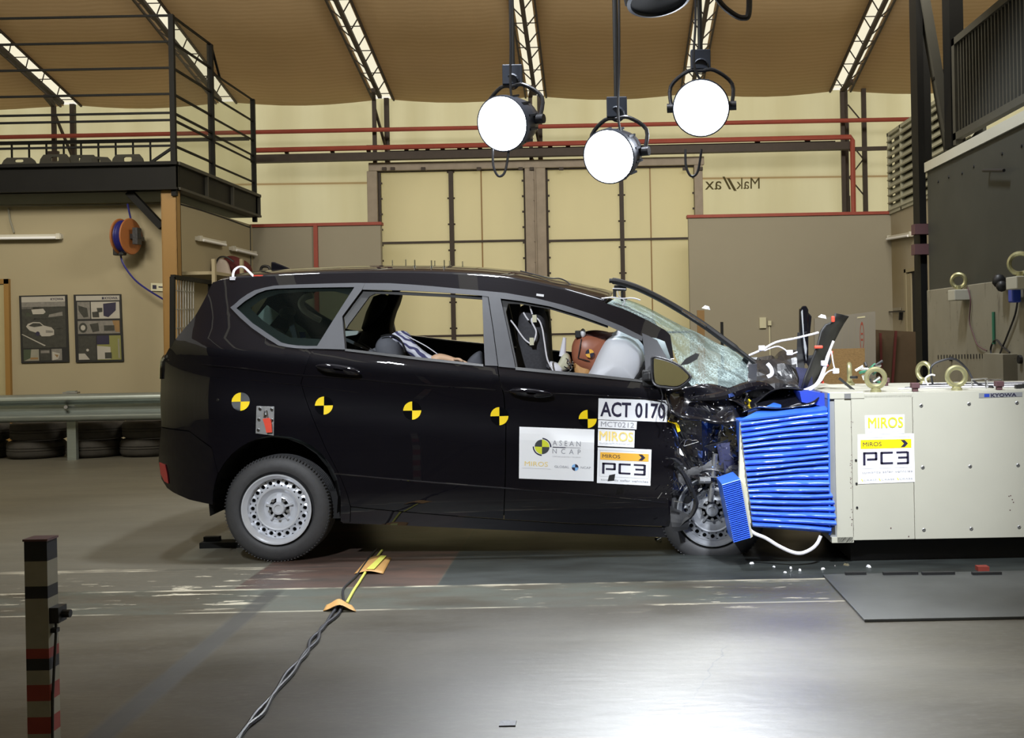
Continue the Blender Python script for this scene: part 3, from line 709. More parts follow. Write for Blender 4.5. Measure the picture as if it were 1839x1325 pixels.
# posters
def poster(pxs, label, which):
    TL, TR, BR, BL = [P(x, y, YL - 0.02) for x, y in pxs]
    t = thing('poster', ((TL.x + TR.x) / 2, YL - 0.02, BL.z), label, 'poster', 'posters on the cream wall')
    fc = Face(TL, TR, BR, BL); b = MB(); b.prism([fc.pt(0, 0), fc.pt(1, 0), fc.pt(1, 1), fc.pt(0, 1)], (0, 0.018, 0)); build('frame', b, 'black', t)
    mats = ['printpale', 'ink', 'printgrey', 'printdark', 'duskgreen', 'whitepost', 'printolive', 'wood', 'printgrey']; b = MB()
    R = lambda u0, v0, u1, v1, m, o=0.002: fc.rect(b, u0, v0, u1, v1, o, m)
    G = lambda pts, m, o=0.003: fc.poly(b, pts, o, m)
    if which == 0:
        R(.05, .02, .96, .10, 0); R(.05, .10, .96, .17, 2); R(.05, .17, .96, .78, 3); R(.05, .17, .96, .20, 8); R(.05, .26, .96, .31, 4); R(.3, .34, .9, .36, 2)
        G([(.25, .21), (.5, .20), (.55, .25), (.5, .28), (.28, .28)], 0)
        G([(.62, .29), (.9, .25), (.9, .31), (.6, .33)], 2)
        G([(.13, .46), (.17, .42), (.28, .395), (.42, .40), (.50, .45), (.66, .48), (.71, .52), (.71, .59), (.62, .61), (.45, .61), (.40, .57), (.2, .52)], 0)
        G([(.18, .45), (.28, .41), (.42, .415), (.48, .455), (.30, .47)], 3, .004); fc.sector(b, .37, .57, .045, .035, 0, 360, .004, 1); G([(.54, .52), (.69, .53), (.69, .56), (.54, .56)], 2, .004)
        G([(.03, .575), (.05, .57), (.53, .745), (.50, .755)], 0); R(.62, .47, .95, .475, 2); R(.75, .50, .95, .505, 2)
        R(.06, .80, .38, .97, 5); G([(.06, .8), (.22, .8), (.2, .93), (.06, .97)], 4); R(.20, .92, .36, .95, 7, .004); R(.40, .80, .62, .97, 3); R(.42, .82, .6, .86, 2, .004); R(.64, .80, .86, .97, 8)
        G([(.66, .84), (.82, .87), (.78, .95), (.66, .97)], 0); G([(.70, .88), (.79, .89), (.76, .93)], 7, .004)
        fc.text(b, '\u25A0 KYOWA', .60, .045, .93, .085, .004, 1, True) if False else fc.text(b, 'KYOWA', .66, .045, .93, .08, .004, 1, True)
    else:
        R(.05, .02, .97, .09, 0); fc.text(b, 'KYOWA', .66, .04, .93, .075, .004, 1, True); R(.60, .04, .64, .075, 1, .004)
        R(.07, .11, .34, .36, 2); R(.36, .11, .96, .36, 0)
        G([(.09, .16), (.28, .2), (.30, .33), (.2, .34), (.1, .24)], 3); G([(.38, .26), (.52, .25), (.53, .34), (.39, .34)], 3); G([(.48, .2), (.6, .2), (.6, .26), (.5, .27)], 3); G([(.62, .14), (.89, .12), (.88, .24), (.72, .34), (.62, .32)], 1)
        R(.07, .39, .95, .58, 2); fc.sector(b, .18, .49, .09, .075, 0, 360, .003, 3); fc.sector(b, .18, .49, .05, .04, 0, 360, .004, 0); G([(.32, .44), (.5, .42), (.52, .54), (.38, .56)], 3); R(.62, .46, .84, .54, 3, .004); G([(.8, .39), (.95, .39), (.95, .56), (.86, .56)], 7)
        R(.07, .61, .44, .97, 3); G([(.07, .87), (.2, .87), (.3, .96), (.07, .96)], 0); fc.sector(b, .26, .82, .03, .02, 0, 360, .004, 0); R(.46, .61, .96, .97, 6); R(.46, .61, .72, .74, 1, .004); G([(.46, .76), (.74, .78), (.74, .96), (.46, .96)], 0, .004); R(.62, .86, .76, .95, 3, .005); R(.9, .66, .93, .95, 5, .004)
    build('print', b, mats, t, recalc=False)
poster(((34, 531), (120, 529), (124, 650), (38, 652)), 'framed poster of a silver car on a road, left of the two', 0)
poster(((132, 529), (217, 528), (222, 649), (136, 651)), 'framed poster with a grid of equipment pictures, right of the two', 1)
# small yellow sign near the column
TL, TR, BR, BL = [P(x, y, YL - 0.02) for x, y in ((271, 508), (296, 509), (296, 523), (271, 522))]
fc = Face(TL, TR, BR, BL); b = MB(); b.prism([fc.pt(0, 0), fc.pt(1, 0), fc.pt(1, 1), fc.pt(0, 1)], (0, 0.01, 0)); fc.rect(b, .12, .25, .4, .75, .003, 1); fc.rect(b, .55, .4, .9, .55, .003, 1)
single('wall_sign', b, ['pad', 'ink'], 'small pale yellow sign on the cream wall beside the yellow column', 'sign')
# fluorescent lights
def tube_light(A, B, label, Yd=0.06):
    A = Vector(A); B = Vector(B); c = (A + B) / 2
    t = thing('tube_light', c, label, 'wall light', 'unlit tube lights')
    off = Vector((0, -Yd, 0)) if abs(A.y - B.y) < .1 else Vector((Yd if A.x < 0 else -Yd, 0, 0))
    b = MB(); b.bar(A + off * .5, B + off * .5, 0.09, 0.055); build('batten', b, 'tubeglass', t, bevel=0.008)
    d = (B - A).normalized(); b = MB(); b.cyl(A + off * 1.5 + d * 0.05 + Vector((0, 0, -.02)), B + off * 1.5 - d * 0.05 + Vector((0, 0, -.02)), 0.018, 10); build('tube', b, 'white', t, smooth=True)
    b = MB(); b.box(A + off + d * 0.03, (0.05, 0.05, 0.07)); b.box(B + off - d * 0.03, (0.05, 0.05, 0.07)); build('end_cap', b, 'tubeglass', t)
tube_light(P(-70, 427, YL), P(114, 425, YL), 'unlit tube light on the cream wall above the posters')
def onside(px, py): return PX(px, py, XL)
tube_light(onside(350, 428), onside(396, 438), 'tube light on the gallery side wall, nearer the yellow column')
tube_light(onside(411, 446), onside(452, 456), 'tube light on the gallery side wall, nearer the corner')
tube_light(PX(1602, 427, XS), PX(1644, 420, XS), 'tube light over the brown stain on the right side wall')
# wall conduit
b = MB(); b.tube([(P(16, 367, YL).x, YL - 0.02, 3.0), P(18, 395, YL - .02), P(25, 418, YL - .02)], 0.012, 6); b.tube([P(0, 369, YL - .02), P(80, 369, YL - .02), P(200, 368, YL - .02), P(312, 364, YL - .02)], 0.01, 6)
single('wall_conduit', b, 'whitepost', 'pale cable run along the top of the cream wall', 'cable', smooth=True)
b = MB(); b.tube([onside(322, 366), onside(360, 377), onside(405, 392), onside(448, 408)], 0.012, 6); v = onside(449, 405); b.tube([v, onside(451, 560)], 0.012, 6)
single('wall_conduit', b, 'black', 'dark cable running down the corner of the gallery side wall', 'cable', smooth=True)
# hose reel
cxr = P(225, 425, YL - 0.25); ax = Vector((1, -0.22, 0)).normalized(); r_ = 0.212
t = thing('hose_reel', P(225, 456, YL - 0.2), 'orange wall reel wound with blue hose on the cream wall', 'hose reel')
b = MB(); 
for s in (-0.055, 0.075): b.lathe([(0.03, s - 0.01), (r_, s - 0.01), (r_ + .01, s), (r_, s + 0.01), (0.03, s + 0.01)], cxr, ax, 28)
build('reel_flange', b, 'reel', t, smooth=True)
b = MB()
for k in range(4): b.lathe([(r_ - 0.03, -0.045 + k * .03), (r_ - .012, -0.03 + k * .03), (r_ - 0.03, -0.015 + k * .03)], cxr, ax, 28)
build('wound_hose', b, 'bluehose', t, smooth=True)
b = MB(); b.box(cxr + ax * 0.16, (0.06, 0.12, 0.20)); b.bar(cxr, cxr + ax * 0.2, 0.06); b.box(cxr + ax * .14 + Vector((0, .1, -.02)), (.05, .2, .05)); build('bracket', b, 'grime', t)
b = MB(); b.box(P(215, 452, YL - .25), (0.13, 0.10, 0.09)); build('hose_guide', b, 'black', t, bevel=.01)
b = MB(); b.tube(curve([(229, 366), (233, 385), (239, 412)], YL - 0.22), 0.012, 6); b.tube(curve([(216, 456), (222, 475), (240, 500), (262, 518), (296, 539)], YL - 0.22, 8), 0.012, 6); build('hose', b, 'bluehose', t, smooth=True)
# wire cage leaning behind the column, shelf posts, bags
def sp(px, py, off=.1): return PX(px, py, XL + off)
t = thing('wire_cage', sp(345, 620), 'dark wire cage frame standing behind the yellow column', 'cage')
b = MB(); A, B_, C_, D_ = sp(310, 497, .35), sp(378, 507, .35), sp(378, 700, .35), sp(310, 740, .35)
for p, q in ((A, B_), (B_, C_), (C_, D_), (D_, A)): b.bar(p, q, 0.05)
build('frame', b, 'blacksteel', t)
b = MB()
for k in range(8):
    f = k / 15 + .06; b.bar(A.lerp(B_, f), D_.lerp(C_, f), 0.012)
for k in range(7):
    f = k / 7 + .1; p = A.lerp(D_, f); q = B_.lerp(C_, f); b.bar(p, p.lerp(q, .55), 0.010)
build('wire_mesh', b, 'steel', t)
t = thing('storage_rack', sp(425, 560), 'pale slotted angle shelving against the gallery side wall', 'shelving')
for px in (384, 434):
    b = MB(); p = sp(px, 465, .45); b.bb((p.x - .02, p.y - .03, 0), (p.x + .02, p.y + .03, p.z)); 
    build('upright', b, 'wallcream', t)
b = MB(); p = sp(384, 465, .45); q = sp(434, 465, .45); zz = sp(410, 497, .2).z; b.bb((XL + .02, p.y, zz - .04), (XL + .45, q.y + .4, zz)); build('shelf', b, 'wallcream', t)
zs_ = sp(410, 497, .2).z
t = thing('first_aid_pack', sp(412, 497, .2), 'dark red bag with a pale backboard lying on the shelving behind the car roof', 'bag')
b = MB(); puff(b, [(404, 500), (400, 480), (402, 466), (415, 459), (432, 464), (446, 473), (452, 486), (454, 500)], P(0, 0, 8.7).y, 0.16); build('bag_body', b, 'darkred', t, smooth=True)
b = MB(); puff(b, [(389, 501), (387, 484), (391, 469), (398, 464), (408, 470), (413, 484), (416, 501)], 8.45, 0.05, e=.2); build('backboard', b, 'paleplastic', t, smooth=True)
b = MB(); b.tube(curve([(388, 498), (386, 480), (393, 463), (407, 462), (420, 470)], 8.4), 0.012, 6); build('piping', b, 'black', t, smooth=True)
t = thing('tool_case', P(480, 497, 8.9), 'black case with a carrying handle behind the rear of the car roof', 'case')
b = MB(); slab(b, [(452, 500), (452, 487), (486, 484), (490, 500)], 8.8, 0.3); build('case_body', b, 'black', t, bevel=.02)
b = MB(); b.tube(curve([(468, 488), (470, 480), (476, 478), (483, 480), (485, 488)], 8.9), 0.02, 8); build('handle', b, 'black', t, smooth=True)
# guard rail
YR = 5.95; t = thing('guard_rail', P(140, 800, YR), 'galvanised W-beam guard rail in front of the old tyres', 'guard rail')
z0 = P(140, 757, YR).z; z1 = P(140, 707, YR).z; hgt = z1 - z0
prof = [(0.02, 0), (-.035, .05), (-.05, .14), (-.045, .24), (.025, .36), (.03, .45), (.03, .55), (.025, .64), (-.045, .76), (-.05, .86), (-.035, .95), (.02, 1.0)]
b = MB(); tl = 0.0
rows = []
pr3 = catmull([Vector((p[0] * 1.2, p[1] * hgt, 0)) for p in prof], 3, False)
for x in (-13, -9, -6.3, -4.2, P(470, 700, YR).x): rows.append([Vector((x, YR + p.x, z0 + p.y - 0.0)) for p in pr3])
b.grid(rows); build('rail_beam', b, 'galv', t, smooth=True, solid=0.006)
for px in (122, 480):
    b = MB(); x = P(px, 700, YR).x; b.bb((x - .05, YR + .06, 0), (x + .05, YR + .12, z1 + (.03 if px == 122 else 0))); build('post', b, 'galv', t)
b = MB(); b.cyl(P(118, 731, YR - .07), P(118, 731, YR + .03), 0.02, 8); build('bolt', b, 'steel', t)
b = MB(); b.bb(P(112, 707, YR + .04), P(144, 703, YR + .12)); build('bracket', b, 'steel', t)
# old tyres stacked under the rail
def old_tyre(x, y, z, label, r=0.315, wd=0.20, rot=0.0):
    b = MB(); pr = [(0.19, -.06), (0.21, -.085), (0.27, -.10), (0.30, -.085), (r, -.06), (r + .003, -.02), (r - .006, -.018), (r - .006, -.012), (r + .003, -.010), (r + .003, .010), (r - .006, .012), (r - .006, .018), (r + .003, .02), (r, .06), (.30, .085), (.27, .10), (.21, .085), (.19, .06)]
    pr = [(a, h * wd / .2) for a, h in pr]
    b.lathe(pr, (x, y, z + wd / 2), (rot, 0.02, 1), 36, closed=False); return single('old_tyre', b, 'oldrubber', label, 'tyre', 'old tyres stacked below the guard rail', smooth=True)
YTY = 6.45
for px, n, names_ in ((-38, 2, ('lower tyre of the stack cut by the left frame edge', 'upper tyre of the stack cut by the left frame edge')), (66, 2, ('lower tyre of the stack below the silver car poster', 'upper tyre of the stack below the silver car poster')),
                 (171, 2, ('lower tyre of the stack right of the rail post', 'upper tyre of the stack right of the rail post')), (268, 2, ('lower tyre of the stack just behind the car tail', 'upper tyre of the stack just behind the car tail'))):
    x = P(px, 790, YTY).x
    for k in range(n): old_tyre(x + (.03 if k else 0), YTY, 0.0 + k * 0.205, names_[k], r=.315 - (.012 if (k and px in (66,)) else 0), wd=.2)
# bollard bottom left
YBo = -3.3
a = P(43, 975, YBo); c = P(82, 975, YBo); d = P(66, 972, YBo); zt = a.z
t = thing('striped_post', ((a.x + c.x) / 2, YBo, 0), 'slim square post with red and white stripes at the lower left', 'post')
xa, xc = a.x, P(84, 975, YBo).x
def zz_(py): return P(60, py, YBo).z
bands = [(972, 1008, 2), (1008, 1053, 0), (1053, 1075, 3), (1075, 1165, 0), (1165, 1183, 1), (1183, 1204, 3), (1204, 1230, 0), (1230, 1259, 1), (1259, 1288, 0), (1288, 1318, 1), (1318, 1345, 0), (1345, 1380, 1), (1380, 1420, 0), (1420, 1460, 1)]
b = MB()
for p, q, m in bands: b.bb((xa, YBo, max(0, zz_(q))), (xc - .0, YBo + 0.06, zz_(p)), m)
build('post_body', b, ['whitepost', 'postred', 'black', 'black'], t)
b = MB(); b.bb((xa - .003, YBo - .003, zz_(972)), (xc + .003, YBo + 0.063, zz_(972) + .006)); build('cap', b, 'brownclip', t)
b = MB(); b.box((xc + 0.012, YBo + 0.03, zz_(1107)), (0.03, 0.05, 0.045)); b.cyl((xc, YBo + .03, zz_(1107)), (xc + .05, YBo + .03, zz_(1107)), .012, 8); b.tube([(xc + .012, YBo + .02, zz_(1115)), (xc + .012, YBo + .02, zz_(1135)), (xc + .004, YBo + .01, zz_(1250)), (xc + .002, YBo, 0.02)], 0.004, 6); b.box((xc + .008, YBo + .02, zz_(1135)), (.02, .02, .012)); build('sensor', b, 'black', t)
# ================================================================== studio lamps
def lamp(cx, cy, R, Y, dirv, poletop, label, polepx, cable, glow=True):
    c = P(cx, cy, Y); d = Vector(dirv).normalized(); r = R * (Y - CAMY) / FPX
    t = thing('studio_lamp', c, label, 'lamp', 'studio lamps hung above the car')
    b = MB(); b.lathe([(0.001, 0.012), (r * .5, .011), (r * .93, .0), (r * .97, -.01)], c, d, 40); build('lens', b, 'lens', t, smooth=True)
    b = MB(); b.lathe([(r * .97, -.012), (r * 1.0, .015), (r * 1.05, .012), (r * 1.05, -.03), (r * 1.0, -.035), (r * .98, -.12), (r * .80, -.25), (r * .55, -.30), (r * .5, -.37), (.001, -.37)], c, d, 40)
    for k in range(12):
        a = 2 * PI * k / 12; u = d.orthogonal().normalized(); v = d.cross(u); q = c + (u * math.cos(a) + v * math.sin(a)) * r * 1.0
        b.bar(q - d * .05, q - d * .16, 0.014)
    hs = build('lamp_housing', b, 'housing', t, smooth=True)
    side = d.cross(Vector((0, 0, 1))).normalized(); top = c - d * .15 + Vector((0, 0, r * 1.35))
    b = MB(); pts = [c - d * .15 + side * (r * 1.12), c - d * .18 + side * (r * 1.15) + Vector((0, 0, r * .8)), top + side * r * .5, top, top - side * r * .5, c - d * .18 - side * (r * 1.15) + Vector((0, 0, r * .8)), c - d * .15 - side * (r * 1.12)]
    b.tube(catmull(pts, 4, False), 0.013, 8); b.cyl(pts[0] - side * .03, pts[0] + side * .03, .03, 12); b.cyl(pts[-1] - side * .03, pts[-1] + side * .03, .03, 12); build('yoke', b, 'grime', t, smooth=True)
    b = MB(); b.lathe([(.045, -.012), (.055, 0), (.045, .012)], top + Vector((0, 0, .03)), d, 16); b.box(top + Vector((0, .02, .075)), (0.13, 0.06, 0.13)); build('clamp', b, 'housing', t, bevel=.006)
    b = MB(); b.cyl(top + Vector((0, .02, .1)), (top.x + .00, top.y + .02, 5.6), 0.017, 10); build('hanging_pole', b, 'black', t, smooth=True)
    b = MB(); cc = [P(x, y, Y - .02) for x, y in cable]; b.tube(catmull(cc, 6, False), 0.008, 6); build('power_cable', b, 'cable_k', t, smooth=True)
    return t
L1 = lamp(903, 222, 48, 0.55, (-.42, -1, -.28), 0, 'left shining studio lamp on its pole', 0, [(917, -60), (917, 80), (917, 160), (925, 200)])
L2 = lamp(1094, 281, 47, 0.45, (-.42, -1, -.30), 0, 'lowest shining studio lamp, the middle one of the three', 0, [(1111, -60), (1112, 100), (1110, 200), (1115, 240)])
L3 = lamp(1259, 194, 49, 0.65, (-.12, -1, -.25), 0, 'right shining studio lamp, the highest of the three', 0, [(1249, -60), (1249, 40), (1246, 115), (1262, 150)])
for L, px in ((L1, 890), (L3, 1236)):
    b = MB(); Y = 0.6; y = 268 if px == 890 else 268
    b.tube(curve([(px - 5, y), (px - 4, y + 30), (px + 5, y + 48), (px + 17, y + 40), (px + 24, y)], Y, 6), 0.008, 6); build('cable_loop', b, 'cable_k', L, smooth=True)
spot(P(900, 225, 0.42), (-0.9, -2.2, 0.0), 420, 0.12, 80, blend=1.0); spot(P(1091, 285, 0.30), (1.05, -2.7, 0.0), 450, 0.12, 50, blend=1.0); spot(P(1257, 198, 0.50), (1.15, -2.9, 0.0), 1050, 0.12, 50, blend=1.0)
# lamp seen from below at the top edge
c = P(1182, -8, -0.2); t = thing('studio_lamp', c, 'dark studio lamp cut by the top edge of the frame', 'lamp', 'studio lamps hung above the car')
d = Vector((.15, -.25, -1)).normalized(); b = MB(); b.lathe([(.16, .02), (.165, .035), (.185, .03), (.19, 0), (.18, -.01), (.17, -.1), (.11, -.2), (.001, -.22)], c, d, 36)
for k in range(14):
    a = 2 * PI * k / 14; u = d.orthogonal().normalized(); v = d.cross(u); q = c + (u * math.cos(a) + v * math.sin(a)) * .18; b.bar(q + d * .02, q - d * .02, .02)
build('lamp_housing', b, 'housing', t, smooth=True)
b = MB(); b.lathe([(.001, .0), (.16, .02)], c, d, 30); build('lens', b, 'dark', t)
b = MB(); b.cyl(P(1138, 20, .4), P(1138, -250, .4), .02, 10) if False else b.bar(c + Vector((-.05, 0, .15)), c + Vector((-.05, 0, 1.2)), .03); build('hanging_pole', b, 'black', t)
b = MB(); b.tube(curve([(1255, -60), (1290, 0), (1315, 24), (1335, 32), (1345, 20), (1345, -60)], -0.5, 8), 0.016, 8); single('thick_cable', b, 'cable_k', 'thick black cable looping down at the top edge right of the lamps', 'cable', smooth=True)
# ================================================================== load wall on the right
XW = 2.90
def wp(px, py, off=0.0): return PX(px, py, XW - off)
yf = wp(1667, 400).y; yn = 0.95
ztop_ = wp(1667, 291).z; zdk = wp(1667, 308).z; zcr = wp(1673, 521).z
t = thing('impact_wall', (XW + .5, yf, 0), 'massive dark and cream impact wall block at the right edge', 'wall block')
b = MB(); b.bb((XW, yn, zcr - 0.05), (XW + 2.2, yf, zdk)); build('dark_plate', b, 'slab', t)
b = MB(); b.bb((XW - 0.02, yn, zdk), (XW + 2.2, yf + 0.02, ztop_)); build('top_ledge', b, 'cream', t)
b = MB(); b.bb((XW - 0.03, yn, 0.3), (XW + 2.0, yf - 0.02, zcr)); build('cream_plate', b, 'creamold', t, bevel=0.006)
b = MB(); b.bb((XW + .02, yn, 0.0), (XW + 2.2, yf, 0.3)); build('plinth', b, 'slab', t)
b = MB()
for px, py in ((1728, 311), (1749, 299), (1704, 318), (1685, 326), (1835, 262), (1800, 276)): q = wp(px, py); b.cyl(q + Vector((.01, 0, 0)), q - Vector((.008, 0, 0)), .012, 8)
build('plate_bolt', b, 'black', t)
b = MB(); q = wp(1778, 306); b.cyl(q, q - Vector((.05, 0, 0)), .012, 8); b.cyl(q - Vector((.05, 0, 0)), wp(1803, 306, .05), .012, 8); build('hook_rod', b, 'black', t)
b = MB()
for k in range(17): q = wp(1685 + k * 5.3, 641 - k * .1, .032); b.box(q, (.006, .012, .035))
for px, py, s in ((1775, 669, .03), (1812, 645, .03), (1834, 645, .03), (1709, 644, .02)): q = wp(px, py, .032); b.cyl(q, q - Vector((.02, 0, 0)), s, 10)
build('hole_row', b, 'black', t)
b = MB(); q0 = wp(1779, 640, .03); b.bb((XW - .13, 1.2, zcr - .85), (XW - .03, wp(1797, 640).y, wp(1797, 634).z)); build('load_cell_box', b, 'creamold', t)
for (px, py) in ((1722, 530), (1832, 508)):
    q = wp(px, py, .09); b = MB(); b.box(q, (.12, .17 if px < 1800 else .2, .085)); cb = build('lifting_block', b, 'cream', t, bevel=.006)
    b = MB(); R_ = .052 if px < 1800 else .068; cc = q + Vector((0, 0, .05 + R_ + .012)); b.lathe([(R_ + .016 * math.cos(2 * PI * k / 8), .016 * math.sin(2 * PI * k / 8)) for k in range(8)], cc, (.55, 1, 0), 24, closed=True); b.cyl(q + Vector((0, 0, .03)), q + Vector((0, 0, .075)), .025, 12)
    build('eye_ring', b, 'olive', cb, smooth=True)
b = MB(); q = wp(1805, 508, .08); b.ball(q + Vector((0, .12, .02)), .05, 10); b.ball(q + Vector((0, .07, -.02)), .04, 10); build('connector', b, 'black', t, smooth=True)
b = MB(); q = wp(1822, 530, .08); b.box(q, (.06, .09, .1)); build('blue_connector', b, 'blue', t, bevel=.01)
b = MB(); b.tube(catmull([wp(x, y, .045) for x, y in ((1828, 535), (1823, 565), (1808, 605), (1795, 640), (1803, 660), (1797, 682), (1780, 696))], 5, False), .007, 6)
b.tube(catmull([wp(x, y, .045) for x, y in ((1813, 633), (1800, 622), (1788, 610), (1779, 628), (1787, 655), (1794, 678))], 5, False), .007, 6)
build('wall_cable', b, 'cable_k', t, smooth=True)
b = MB(); b.tube(catmull([wp(x, y, .045) for x, y in ((1738, 516), (1743, 540), (1741, 577), (1748, 600), (1756, 620), (1772, 630))], 5, False), .005, 6); build('thin_red_cable', b, 'brownclip', t, smooth=True)
b = MB(); q = wp(1786, 577, .04); b.cyl(wp(1784, 560, .04), wp(1785, 618, .04), .012, 8); build('green_rod', b, 'green', t)
# steel posts and grey panel railing above the block
def post(name, x0, x1, Y, py1, label, mat='blacksteel', px_ref=300):
    a = P(x0, px_ref, Y); c = P(x1, px_ref, Y); b = MB(); b.bb((a.x, Y, max(0, P(x0, py1, Y).z)), (c.x, Y + .2, 6.2)); return single(name, b, mat, label, 'post')
post('steel_post', 1650, 1662, yf + .12, 1100, 'slim black steel post standing behind the impact wall edge')
post('steel_post', 1649, 1674, yf + .5, 287, 'wide black steel post above the left edge of the impact wall ledge')
post('steel_post', 1710, 1735, yf - .1, 262, 'black steel post above the ledge next to the grey panel railing')
b = MB(); Y = yf + .15; b.bar(P(1648, -60, Y), P(1707, 272, Y), .12, .08); single('diagonal_brace', b, 'railgrey', 'dark grey diagonal brace crossing between the two black posts', 'brace')
b = MB(); b.bb(P(1678, 125, yf + .1), P(1712, 146, yf + .2)); single('cross_beam', b, 'blacksteel', 'short black beam joining the brace and the post above the ledge', 'beam')
b = MB(); Y = yf + .05
for py in (412, 448):
    b = MB(); b.bb(P(1643, py - 10, Y), P(1668, py + 10, Y + .12)); single('wall_clamp', b, 'brownclip', 'maroon clamp on the slim post, ' + ('upper' if py == 412 else 'lower') + ' of the two beside the dark plate', 'clamp')
XR = 3.12
def rp(px, py): return PX(px, py, XR)
t = thing('panel_railing', rp(1720, 258), 'grey ribbed panel railing on top of the impact wall', 'railing')
ya = rp(1716, 150).y; za = rp(1716, 70).z; zb = rp(1716, 262).z
b = MB(); b.bb((XR - .03, 0.9, za - .06), (XR + .03, ya, za)); b.bb((XR - .03, .9, zb + .04), (XR + .03, ya, zb + .10)); b.bb((XR - .03, ya - .07, zb), (XR + .03, ya, za)); build('rail_frame', b, 'railgrey', t)
b = MB(); y = ya - .1
b.bb((XR + .02, .9, zb + .05), (XR + .025, ya, za - .03))
while y > 0.95: b.bb((XR - .012, y - .02, zb + .08), (XR + .012, y, za - .05)); y -= .075
build('ribbed_panel', b, 'railgrey', t)
# door, handle, panels and boards at the back right
b = MB(); 
def xs(px, py, off=.02): return PX(px, py, XS - off)
y0 = xs(1630, 490).y; y1 = xs(1650, 490).y; zt = xs(1632, 489).z
b.bb((XS - .02, y1, 0), (XS - .005, y0, zt)); d4 = struct('door_4', b, 'dark')
b = MB(); b.bb((XS - .05, y0, 0), (XS - .005, y0 + .09, zt + .05)); b.bb((XS - .05, y1, zt), (XS - .005, y0 + .09, zt + .05)); build('door_frame', b, 'wallcream', d4)
b = MB(); b.bb((XS - .04, y0 - .02, 0), (XS - .015, y0 - .22, zt - .02)); build('door_leaf', b, 'wallcream', d4)
t = thing('door_handle_plate', xs(1608, 575, .03), 'black lever handle with a small sign on the right side wall', 'handle')
b = MB(); b.bar(xs(1597, 560, .06), xs(1624, 559, .06), .02); b.bar(xs(1618, 560, .03), xs(1617, 574, .03), .05, .03); build('lever', b, 'black', t)
b = MB(); b.bb(xs(1603, 553, .02), xs(1618, 557, .01)); build('small_sign', b, 'wallgrey', t)
b = MB(); a = P(1364, 570, YW - .04); c = P(1376, 589, YW - .04); b.bb(a, (c.x, YW, c.z)); q = P(1382, 580, YW - .03); b.box(q, (.05, .04, .07)); b.bb((q.x - .008, YW - .02, .9), (q.x + .008, YW, q.z))
single('junction_box', b, 'pad', 'small beige junction box with a pipe on the grey wall behind the bonnet', 'box')
# tall pale cabinet panel with red oval mark
YP = 7.6
def slabz(b, p0, p1, Y, th):
    a = P(*p0, Y); c = P(*p1, Y); return b.prism([a, c, Vector((c.x, Y, 0)), Vector((a.x, Y, 0))], (0, th, 0))
t = thing('pale_panel', P(1520, 690, YP), 'tall pale grey board with a red oval mark behind the wreckage', 'board')
b = MB(); TL, TR, BR, BL = [P(x, y, YP) for x, y in ((1463, 572), (1572, 559), (1574, 740), (1463, 740))]; b.bb((BL.x, YP, 0), (BR.x, YP + .05, BR.z)); b.prism([TL, TR, BR, BL], (0, .05, 0)); build('board', b, 'fridge', t)
b = MB(); fc = Face(TL, TR, BR, BL, out=(0, -1, 0))
fc.sector(b, .775, .24, .035, .155, 0, 359, .004, 0, r0=.82); fc.rect(b, .76, .2, .79, .22, .004, 0); fc.rect(b, .76, .26, .79, .28, .004, 0); fc.rect(b, .70, .035, .83, .05, .004, 1)
for u in (.45, .55, .65, .88): fc.rect(b, u, .02, u + .004, .98, .003, 2)
build('red_mark', b, ['redpaint', 'pad', 'wallgrey'], t, recalc=False)
b = MB(); slabz(b, (1478, 627), (1553, 625), YP - .5, .02); single('chipboard_sheet', b, 'osb', 'sheet of golden chipboard leaning in front of the pale board', 'board')
b = MB(); slabz(b, (1572, 592), (1650, 596), YP + .6, .04); single('brown_board', b, 'brownboard', 'dark brown board low on the right behind the barrier', 'board')
for i, (x0, y0_, x1, y1_, m) in enumerate(((1581, 598, 1584, 700, 'darkred'), (1609, 594, 1598, 700, 'darkred'))):
    q1 = P(x1, y1_, YP + .5); q1.z = 0; q1.x += (x1 - x0) * .0015; b = MB(); b.bar(P(x0, y0_, YP + .5), q1, .03); single('broom_stick', b, m, ('upright' if i == 0 else 'slanting') + ' dark red stick leaning on the brown board', 'stick')
b = MB(); slabz(b, (1252, 557), (1265, 557), 5.5, .04); single('wood_batten', b, 'wood', 'brown timber batten standing behind the windscreen', 'timber')
b = MB(); slabz(b, (1294, 578), (1299, 578), 4.5, .03); single('dark_stake', b, 'black', 'thin dark stake standing right of the timber batten', 'stick')
# ================================================================== impact trolley block (barrier)
YN = -0.35
def bp(px, py, off=0.0): return P(px, py, YN - off)
za_ = bp(1640, 704).z; zbt = bp(1640, 972).z; xl = bp(1501, 850).x; xr = 3.0; YK = 0.72
t = thing('crash_barrier', ((xl + xr) / 2, .2, zbt), 'large cream painted steel barrier block with stickers on the right', 'barrier')
b = MB(); b.bb((xl + .01, YN + .01, zbt + .02), (xr, YK, za_ - .03)); build('barrier_body', b, 'cream', t)
x1_ = bp(1531, 850).x; x2_ = bp(1641, 850).x; xl0 = bp(1487, 705).x
zlip = bp(1520, 715).z; zmid = bp(1590, 709).z
b = MB(); b.bb((xl, YN, zbt), (x1_ - .002, YN + .02, zlip)); build('edge_panel', b, 'cream', t, bevel=.002)
b = MB(); b.bb((x1_, YN, zbt + .012), (x2_ - .001, YN + .02, zmid)); build('sticker_panel', b, 'cream', t, bevel=.002)
b = MB(); b.bb((x2_ + .001, YN - .002, zbt + .012), (xr, YN + .02, za_)); build('side_panel', b, 'cream', t, bevel=.002)
b = MB(); b.bb((xl0, YN - .004, bp(1520, 716).z), (bp(1552, 700).x, YK, bp(1520, 704).z)); b.bb((xl0, YN, za_ - .03), (xr, YK, za_)); build('top_plate', b, 'cream', t, bevel=.003)
